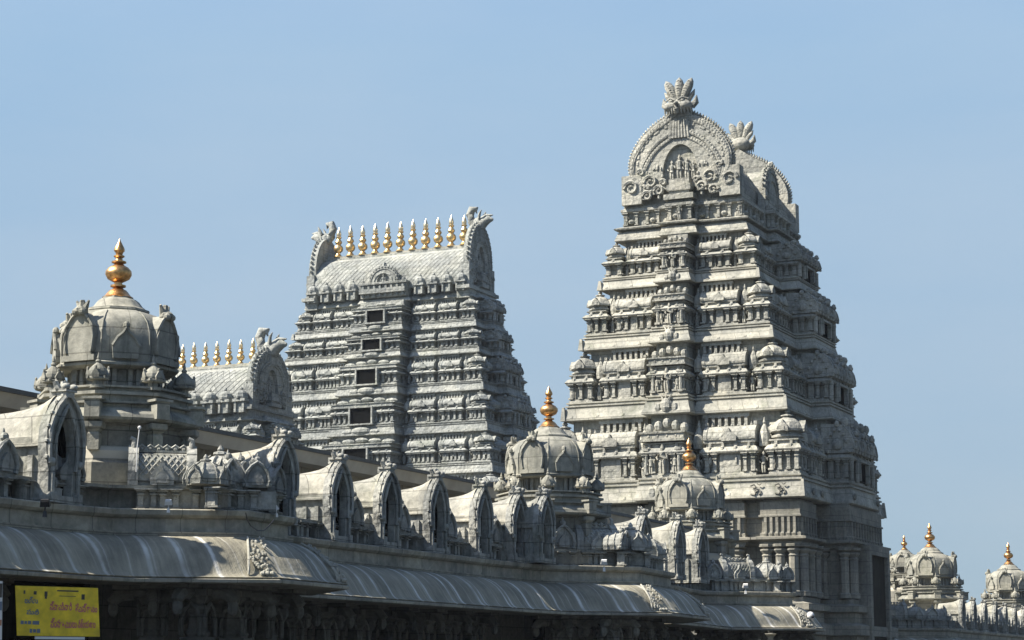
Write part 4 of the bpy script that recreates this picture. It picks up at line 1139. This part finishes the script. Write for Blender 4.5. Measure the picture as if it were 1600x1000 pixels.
FD = TH + pi / 2                # dormers look along the grid's right-hand direction
def cum(path, i): return sum(hypot(path[k + 1][0] - path[k][0], path[k + 1][1] - path[k][1]) for k in range(i))
p1 = [(-8.8, 24.45), (-6.07, 29.74), (-5.6, 30.32), (-3.48, 30.70), (-2.61, 32.88), (-3.4, 35.3)]
a1, a2, a3, a4 = (cum(p1, i) for i in (1, 2, 3, 4))
corridor('nearest temple corridor at far left, its curved eave above the yellow banner', p1, 0.0,
         [(6.02, FD, 1.06), ((-3.95, 34.5), FD, .95)],
         [('p', 2.6, 1), ('p', 3.1, 1), ('k', 3.65, .8), ('p', 4.6, 1), ('p', 5.3, 1), ('k', a1 + .28, .85), ('p', a2 - .22, .8), ('s', a2 + .38, 1.12), ('k', a2 + 1.28, 1.0), ('p', a2 + 1.85, .8), ('k', a3 + .2, .7), ('p', a3 + .55, .85), ('p', a3 + .95, .85), ('p', a3 + 1.35, .85), ('p', a4 - .25, .9), ('k', a4 + .9, .9)],
         [1.5, 3.2, 5.0, a2 + .3, a2 + 1.5, a3 + .1, a3 + 1.3, a4 - .1], seed=2, solid=2, tiles=(a3 - .30, a4 - .15))
p2 = [(-4.2, 34.9), (0.45, 44.6), (1.30, 46.1), (3.65, 46.9), (4.88, 50.4), (4.5, 53.5)]
b1, b2, b3, b4 = (cum(p2, i) for i in (1, 2, 3, 4))
dd = [4.0, 5.93, 8.03, 10.13, 11.75, 13.2]
DX = lambda d: d
corridor('middle stretch of temple corridor carrying a row of six arched dormers', p2, 0.0,
         [(d, FD, 1.0) for d in dd[:5]] + [((0.68, 46.35), FD, 1.0)] + [((3.3, 52.3), FD, 1.0)],
         [('k', d + .62, .62) for d in dd] + [('p', d + 1.02, 1.1) for d in dd[:5]] + [('k', d + 1.48, .6) for d in dd[:4]] + [('p', b2 + .4, .8), ('s', b2 + 1.13, 1.1), ('k', b2 + 2.07, 1.0), ('p', b2 + 2.65, .8), ('p', b3 + .4, .9), ('p', b3 + .9, .9), ('k', b3 + 1.4, .8), ('k', b4 + .5, .9)],
         [.6 + 1.25 * k for k in range(9)] + [b2 + .3, b2 + 1.4, b3, b3 + 1.2, b3 + 2.4], seed=4, solid=2, u0=3.3, tiles=(b3 - .30, b4 - .15))
p3 = [(4.2, 53.6), (5.35, 57.0), (5.95, 59.0), (6.4, 60.3), (9.05, 61.2), (9.5, 62.3), (9.1, 65.2)]
c1, c2, c3, c4 = (cum(p3, i) for i in (1, 2, 3, 4))
corridor('short temple corridor ending at the foot of the tallest tower', p3, 0.0,
         [((4.33, 54.2), FD, 1.0), ((5.13, 56.2), FD, 1.0)],
         [('p', 1.5, .9), ('k', 2.2, .8), ('p', 4.2, .9), ('p', 4.9, .9), ('p', c3 + .05, .9), ('s', c3 + .85, 1.1), ('k', c3 + 1.9, 1.0), ('p', c3 + 2.5, .8), ('p', c4 + .5, .9)],
         [1.0, 2.6, 4.2, 5.8, c3 + .2, c3 + 1.2, c4], seed=6, solid=3, u0=7.7, tiles=(c4 - .30,), back=4.0)
p4 = [(x * 1.14, y * 1.14) for x, y in [(12.6, 71.5), (13.5, 74.4), (16.6, 75.0), (17.6, 77.4), (19.4, 81.3), (28.5, 101.0)]]
e1, e2, e3, e4 = (cum(p4, i) for i in (1, 2, 3, 4))
corridor('far temple corridor running off to the right edge, below two small domes', p4, -.48,
         [(e3 + 1.0 + 2.3 * k, FD, .85) for k in range(8)],
         [('s', e1 + .9, 1.2), ('k', e1 + 1.9, 1.0), ('p', e1 + 2.6, .9), ('p', e2 + 1.6, .9), ('k', e2 + 2.1, .8)] + [('k', e3 + 1.8 + 2.3 * k, 1.1) for k in range(8)] + [('k', e3 + 2.55 + 2.3 * k, 1.1) for k in range(8)],
         [1.0, 2.5, e1 + 1, e2 + .5, e3 + 1, e3 + 4, e3 + 7], seed=8, solid=1, u0=1.7, tiles=(e2 - .05,), back=3.5)

# ================================================================== domed roof shrines
def nasi_panel(mb, s=1.0):
    """arched panel with lion crest leaning on the dome, facing -y"""
    o = [(-.30, 0), (.30, 0), (.30, .10), (.34, .18), (.36, .38), (.31, .55), (.20, .68), (.09, .76), (0, .80), (-.09, .76), (-.20, .68), (-.31, .55), (-.36, .38), (-.34, .18), (-.30, .10)]
    mb.prism(o, -.16, .5)
    mb.box(-.38, .38, -.2, .5, -.02, .07)
    mb.tube([(x * .93, -.17, z) for x, z in o[2:]], .03, 5)
    mb.blob(0, -.14, .80, .13, .13, .08, 8, 5); mb.blob(-.08, -.2, .77, .07, .07, .06, 7, 5); mb.blob(.08, -.2, .77, .07, .07, .06, 7, 5)
    mb.tube([(0, -.1, .85), (0, -.12, .98)], [.09, .04], 6); mb.tube([(-.06, -.1, .85), (-.14, -.1, .97)], [.06, .02], 6); mb.tube([(.06, -.1, .85), (.14, -.1, .97)], [.06, .02], 6)

def build_dome_meshes():
    D = {}
    a8 = pi / 8
    # octagon vertices look at -y: phase so that a vertex points to -90 deg (after turning by TH the first panel faces the grid front)
    ph = 0.0 + a8
    # lower storey: wall, pillars, cornice, mouldings up to the ledge with the small shrines (z=0 at dome rim)
    mb = MB()
    C8 = 1 / cos(a8)
    mb.lathe([(1.16, -1.35), (1.16, -1.0), (1.20, -.98), (1.20, -.94)], 8, ph=ph)
    mb.lathe([(1.36, -2.6), (1.36, -1.60), (1.30, -1.56), (1.30, -1.53)], 8, ph=ph)
    mb.cur = 1; mb.lathe([(1.28, -1.53), (1.28, -1.40), (1.22, -1.34), (1.1, -1.30)], 8, ph=ph)
    D['wall'] = mb.mesh('wall', [GRAN_BASE, CREAM])
    mb = MB()
    mb.lathe([(1.10, -.96), (1.32, -.95), (1.42, -.92), (1.45, -.88), (1.42, -.82), (1.32, -.74), (1.26, -.70), (1.26, -.66), (1.34, -.655), (1.34, -.62), (1.22, -.61), (1.22, -.52), (1.30, -.51), (1.30, -.46), (1.18, -.45), (1.18, -.40), (1.26, -.39), (1.26, -.36), (.7, -.35)], 8, ph=ph)
    for k in range(8):
        a = ph + k * pi / 4
        x, y = 1.24 * cos(a), 1.24 * sin(a)
        mb.lathe([(.13, -1.4), (.13, -1.15), (.10, -1.12), (.2, -1.04), (.2, -.96)], 4, x, y, ph=a + pi / 4)
        mb.M = Matrix.Rotation(a + pi / 2, 4, 'Z'); mb.box(-.12, .12, -1.47, -1.2, -.90, -.62); mb.box(-.16, .16, -1.5, -1.2, -.62, -.58); mb.M = None
    D['storey'] = mb.mesh('cornice', DOME)
    mb = MB()
    mb.lathe([(.70, -.37), (.70, .02)], 8, ph=ph)
    for k in range(8):
        a = k * pi / 4
        for t in (-.13, .13, -.26, .26):
            mb.M = Matrix.Rotation(a + pi / 2, 4, 'Z'); mb.box(t - .035, t + .035, -.73, -.6, -.36, -.02); mb.M = None
    D['drum'] = mb.mesh('drum', SHRINE)
    # bell dome with ribs
    mb = MB()
    prof = [(.72, -.03), (.98, -.03), (1.05, .00), (1.05, .04), (.99, .07), (1.0, .20), (1.01, .40), (.985, .56), (.92, .72), (.81, .84), (.68, .93), (.55, .975), (.53, .98), (.54, 1.0), (.53, 1.03), (.47, 1.05), (.42, 1.09), (.36, 1.17), (.30, 1.215), (.26, 1.225), (.26, 1.25), (.22, 1.26)]
    N = 32
    lob = lambda i: 1.0 if i % 4 else 1.0
    vs = []
    def octr(a, r, z):
        # radius of a softened octagon with flats towards the panels
        t = ((a - ph + pi / 8 + pi / 8) % (pi / 4)) - pi / 8
        return r * (cos(pi / 8) / cos(((a - ph) % (pi / 4)) - pi / 8)) ** (.85)
    for r, z in prof:
        for i in range(N):
            a = ph + 2 * pi * i / N
            rr = octr(a, r, z); vs.append((rr * cos(a), rr * sin(a), z))
    fs = [(j * N + i, j * N + (i + 1) % N, (j + 1) * N + (i + 1) % N, (j + 1) * N + i) for j in range(len(prof) - 1) for i in range(N)]
    fs.append(tuple((len(prof) - 1) * N + i for i in range(N))); fs.append(tuple(range(N - 1, -1, -1)))
    mb.add(vs, fs)
    for k in range(8):
        a = ph + k * pi / 4
        mb.tube([(r * cos(a) * 1.005, r * sin(a) * 1.005, z) for r, z in prof[4:11]], .012, 5)
    # scalloped lotus collar
    D['dome'] = mb.mesh('dome', DOME, 35)
    mb = MB(); mb.M = Matrix.Diagonal((.84, 1, 1, 1)); nasi_panel(mb); mb.M = None; D['panel'] = mb.mesh('arched_panel', DOME)
    mb = MB()
    o = [(-.20, 0), (.20, 0), (.22, .2), (.14, .34), (.05, .42), (0, .52), (-.05, .42), (-.14, .34), (-.22, .2)]
    mb.prism(o, -.10, .3); mb.tube([(x, -.11, z) for x, z in o[2:]], .028, 5); mb.blob(0, -.08, .54, .06, .06, .07, 7, 5)
    D['small_panel'] = mb.mesh('small_arched_panel', DOME)
    mb = MB()
    mb.lathe([(.16, -.06), (.16, .0), (.10, .01), (.10, .08), (.17, .085), (.215, .10), (.22, .13), (.195, .15), (.205, .19), (.195, .25), (.16, .31), (.11, .36), (.065, .40), (.04, .42), (.06, .445), (.045, .475), (.025, .49), (.035, .51), (.006, .62)], 12, ph=a8)
    for k in range(4):
        mb.M = Matrix.Rotation(k * pi / 2, 4, 'Z')
        mb.prism([(-.07, .13), (.07, .13), (.075, .19), (.04, .25), (0, .31), (-.04, .25), (-.075, .19)], -.225, -.1); mb.blob(0, -.2, .32, .03, .03, .035, 5, 3)
        mb.blob(-.16, -.16, .13, .04, .04, .04, 5, 3)
    mb.M = None
    D['kuta'] = mb.mesh('corner_shrine', DOME)
    return D
DM = build_dome_meshes()
def domed_shrine(label, x, y, rim, s=1.0, fin=1.0, full=True):
    root = thing('domed_shrine', label, 'domed shrine', (x, y, EYE + rim), TH, 'domed shrines on the corridor roofs')
    root.scale = (s, s, s)
    obj('wall', DM['wall'], root); obj('cornice', DM['storey'], root); dr = obj('drum', DM['drum'], root)
    for k in range(8):
        a = pi / 8 + k * pi / 4
        obj('corner_shrine', DM['kuta'], root, (1.14 * cos(a), 1.14 * sin(a), -.36), a + pi / 2, (.82, .82, .85))
    d = obj('dome', DM['dome'], root)
    for k in range(4):
        a = k * pi / 2
        obj('arched_panel', DM['panel'], d, (.83 * sin(a), -.83 * cos(a), .08), a)
        a += pi / 4
        obj('small_arched_panel', DM['small_panel'], d, (.90 * sin(a), -.90 * cos(a), .10), a)
    obj('finial', KAL, root, (0, 0, 1.235), 0, (1.06, 1.06, 1.015 * fin))
    return root
def at(px, py, d):
    """(x, height above eye) of the point seen at photo pixel (px, py) at forward distance d"""
    cp, sp = cos(PITCH), sin(PITCH); a = (px - 800) / FPX; b = (500 - py) / FPX
    t = d / (cp - b * sp)
    return a * t, (sp + b * cp) * t
for (px, py, d, s, lab) in (
        (180, 583, 33.0, 1.0, 'largest and nearest ribbed stone dome at the left, tipped with copper'),
        (858, 749, 48.5, 1.0, 'ribbed stone dome in front of the gap between the two big towers'),
        (1078, 799, 64.5, 1.04, 'ribbed stone dome standing in front of the tallest tower'),
        (1455, 903, 97.0, 1.15, 'small pale dome right of the tallest tower, the nearer of the far pair'),
        (1578, 925, 106.0, 1.13, 'farthest small pale dome close to the right edge')):
    x, h = at(px, py, d); domed_shrine(lab, x, d, h, s)
x, h = at(1414, 888, 100.0); domed_shrine('tiny copper-tipped dome half hidden between the tallest tower and a small pale dome', x, 100.0, h, .72)

# ================================================================== inner halls behind the corridor roofs
def hall(label, x0, y0, L, h, W=7.0):
    root = thing('roofed_hall', label, 'hall', (x0, y0, EYE), TH, 'flat roofed halls behind the corridors')
    b = MB(); b.box(-W + .6, -.6, .2, L - .2, -EYE, h - .34); b.build('wall', GRAN_BASE, root)
    s = MB()
    q = []
    for y in (0, L):
        q += [(0, y, h - .10), (-.10, y, h - .34), (-W + .1, y, h - .34), (-W, y, h - .1)]
    s.add(q, [(0, 1, 5, 4), (1, 2, 6, 5), (2, 3, 7, 6), (3, 0, 4, 7), (0, 3, 2, 1), (4, 5, 6, 7)]); s.build('soffit', SOFFIT, root)
    r = MB(); r.box(-W - .05, .05, -.05, L + .05, h - .10, h - .02); r.build('roof_sheet', METALROOF, root)
hall('long hall roof edge slanting behind the arched dormers', -10.4, 30.8, 27.5, 4.93)
hall('short hall roof edge peeping out behind the dome before the tallest tower', 2.0, 54.5, 9.0, 4.55, 4.0)

# ================================================================== banner, poster and fittings
YEL = simple('banner_yellow', (0.85, 0.60, 0.02), 0.6, 0, 5, 0.3)
def flat_mat(n, c): return simple(n, c, .6, 0, 4, .08, 0)
M_PINK = flat_mat('banner_red_ink', (.60, .16, .15)); M_INK = flat_mat('banner_dark_ink', (.05, .04, .03)); M_WHITE = flat_mat('banner_white', (.7, .7, .66)); M_BLUE = flat_mat('banner_grey_ink', (.14, .18, .24)); M_ORANGE = flat_mat('poster_orange', (.45, .2, .1))
TEL = None
for nm in ('NotoSansTelugu-VariableFont_wdth,wght.woff2',):
    import os
    pth = os.path.join(bpy.utils.system_resource('DATAFILES'), 'fonts', nm)
def words(txt, size, x, z, mat, parent, name='lettering', w=None, y=-.006):
    cu = bpy.data.curves.new(name, 'FONT'); cu.body = txt; cu.size = size; cu.align_x = 'LEFT'; cu.align_y = 'CENTER'; cu.offset = size * .028
    t = bpy.data.objects.new(name, cu); COL.objects.link(t)
    bpy.context.view_layer.update()
    me = bpy.data.meshes.new_from_object(t.evaluated_get(bpy.context.evaluated_depsgraph_get())); bpy.data.objects.remove(t)
    me.materials.clear(); me.materials.append(mat)
    o = obj(name, me, parent, (x, y, z)); o.rotation_euler = (pi / 2, 0, 0)
    if w:
        xs = [v.co.x for v in me.vertices]
        if xs: o.scale = (w / (max(xs) - min(xs)), 1, 1)
    return o

def panel(name, W_, H_, mat, lean, wave=.012):
    mb = MB(); nx, nz = 12, 8; vs = []
    for j in range(nz + 1):
        for i in range(nx + 1):
            u, v = i / nx, j / nz
            vs.append(((u + lean * (1 - v)) * W_, wave * sin(u * 7) * sin(v * 4), (v - 1) * H_))
    fs = [(j * (nx + 1) + i, j * (nx + 1) + i + 1, (j + 1) * (nx + 1) + i + 1, (j + 1) * (nx + 1) + i) for j in range(nz) for i in range(nx)]
    n = len(vs); vs += [(x, y + .012, z) for x, y, z in vs]; fs += [tuple(n + k for k in f[::-1]) for f in fs]
    mb.add(vs, fs)
    return mb

d = 28.35; d1 = 29.1
x0, ztop = at(24, 915, d); x1, _ = at(153, 920, d1); _, zb = at(30, 993, d)
BW, BH = hypot(x1 - x0, d1 - d), ztop - zb
ban = thing('banner', 'yellow printed banner with red lettering hanging under the corridor eave', 'banner', (x0, d, EYE + ztop), atan2(d1 - d, x1 - x0))
panel('cloth', BW, BH, YEL, .045, 0.0).build('cloth', YEL, ban)
def bl(txt, fx, fz, size, w, mat): words(txt, size * BH, (fx + .045 * fz) * BW, -fz * BH, mat, ban, w=w * BW)
bl('స్వామివారి', .40, .41, .20, .27, M_PINK); bl('దేవస్థానం', .70, .44, .20, .28, M_PINK)
bl('ప్రసాదములు', .40, .76, .22, .32, M_PINK); bl('విక్రయశాల', .73, .76, .20, .22, M_PINK)
bl('లడ్డు', .10, .30, .15, .16, M_BLUE); bl('పులి', .12, .53, .13, .15, M_BLUE)
for fx, fz, a, b in ((.06, .70, .035, .07), (.105, .705, .03, .06), (.145, .70, .04, .07), (.20, .70, .08, .075), (.17, .86, .03, .08), (.21, .865, .035, .07), (.255, .86, .04, .08)):
    s = MB(); s.box((fx + .02) * BW, (fx + .02 + a) * BW, -.004, -.002, -(fz + b) * BH, -fz * BH); s.build('printed_mark', M_BLUE, ban)
for fx, fz, a, b in ((.10, .09, .02, .07), (.22, .10, .035, .07), (.35, .10, .035, .10), (.355, .2, .025, .05), (.80, .14, .04, .11), (.50, .065, .26, .028), (.53, .18, .2, .012)):
    s = MB(); s.box(fx * BW, (fx + a) * BW, -.004, -.002, -(fz + b) * BH, -fz * BH); s.build('printed_mark', M_INK, ban)
s = MB(); s.box(.26 * BW, .86 * BW, .0, .03, -BH - .045, -BH - .008); s.build('white_batten', PLASTIC_W, ban)
x0, zt = at(-40, 908, 27.6); x1, _ = at(4, 908, 27.6)
pos_ = thing('poster', 'white printed poster cut off by the left edge beside the yellow banner', 'poster', (x0, 27.6, EYE + zt), 0)
panel('sheet', x1 - x0, .78, M_WHITE, .06, 0).build('sheet', M_WHITE, pos_)
for a, b, mt_ in ((.04, .28, M_INK), (.35, .5, M_BLUE), (.66, .76, M_ORANGE)):
    s = MB(); s.box(.5 * (x1 - x0), (1.0 + .05 * a) * (x1 - x0), -.006, -.003, -b * .78, -a * .78); s.build('printed_block', mt_, pos_)

def floodlight(label, px, py, d, s, mat, face=0.0):
    x, h = at(px, py, d)
    t = thing('floodlight', label, 'floodlight', (x, d, EYE + h), face, 'small lights on the corridor ledges')
    b = MB(); b.tbox(0, 0, .07 * s, .07 * s, .05 * s, .05 * s, 0, .10 * s); b.tube([(0, 0, .08 * s), (0, 0, .2 * s)], .014 * s, 6); b.build('bracket', mat, t)
    h_ = MB(); h_.M = Matrix.Translation((0, -.02, .24 * s)) @ Matrix.Rotation(radians(25), 4, 'X'); h_.tbox(0, 0, .17 * s, .10 * s, .13 * s, .07 * s, -.06 * s, .06 * s); h_.box(-.06 * s, .06 * s, -.065 * s, -.045 * s, -.05 * s, .04 * s)
    h_.build('lamp_head', mat, t)
floodlight('black floodlight on the near ledge above the yellow banner', 70, 808, 29.4, .85, BLACK)
floodlight('white floodlight on the ledge before the latticed parapet shrine', 263, 801, 30.7, .65, PLASTIC_W)
floodlight('pale floodlight on the ledge right of the hanging black cable', 432, 808, 32.1, .6, PLASTIC_W, -1)
floodlight('small white floodlight on the middle corridor ledge', 944, 893, 46.9, .9, PLASTIC_W)
floodlight('small white floodlight on the ledge in front of the tallest tower', 1165, 928, 60.9, 1.0, PLASTIC_W)
x, h = at(1266, 962, 61.5)
cc = thing('security_camera', 'white security camera on a bracket below the tallest tower corner', 'camera', (x, 61.5, EYE + h), 0)
b = MB(); b.tube([(-.25, .0, -.28), (-.05, 0, -.2), (0, 0, -.06)], .03, 6); b.build('bracket', PLASTIC_W, cc)
b = MB(); b.blob(0, -.05, 0, .12, .14, .12, 12, 8); b.build('housing', PLASTIC_W, cc, smooth=60)
b = MB(); b.blob(.05, -.17, -.03, .05, .03, .05, 10, 6); b.build('lens', BLACK, cc, smooth=60)
pts = []
for (px, py) in ((384, 801), (386, 812), (392, 822), (402, 829), (412, 829), (420, 822), (428, 812)):
    x, h = at(px, py, 30.35 + (px - 384) * .02); pts.append((x, 30.35 + (px - 384) * .02, EYE + h))
b = MB(); b.tube(pts, .010, 6)
tag(b.build('cable', BLACK, None), 'black cable hanging in a loop from the corridor ledge', 'cable')
x, h = at(214, 702, 31.2); x2, h2 = at(217, 668, 31.2)
b = MB(); b.tube([(x, 31.2, EYE + h - .35), (x, 31.2, EYE + h), (x2 + .01, 31.2, EYE + h2)], .009, 6)
b.blob(x2 + .01, 31.2, EYE + h2, .03, .03, .03, 6, 4)
tag(b.build('lightning_rod', PLASTIC_W, None), 'thin pale rod standing behind the latticed parapet shrine', 'rod')

# ================================================================== thin summer haze
hm_ = bpy.data.materials.new('thin_haze'); hm_.use_nodes = True
n = hm_.node_tree.nodes; n.remove(n['Principled BSDF'])
pv = n.new('ShaderNodeVolumePrincipled'); pv.inputs['Color'].default_value = (.80, .88, 1.0, 1); pv.inputs['Density'].default_value = 0.00016; pv.inputs['Anisotropy'].default_value = 0.2
hm_.node_tree.links.new(pv.outputs[0], n['Material Output'].inputs['Volume'])
mb = MB(); mb.box(-75, 85, -8, 150, -1.3, 27)
hz_o = mb.build('haze', hm_); hz_o['kind'] = 'stuff'
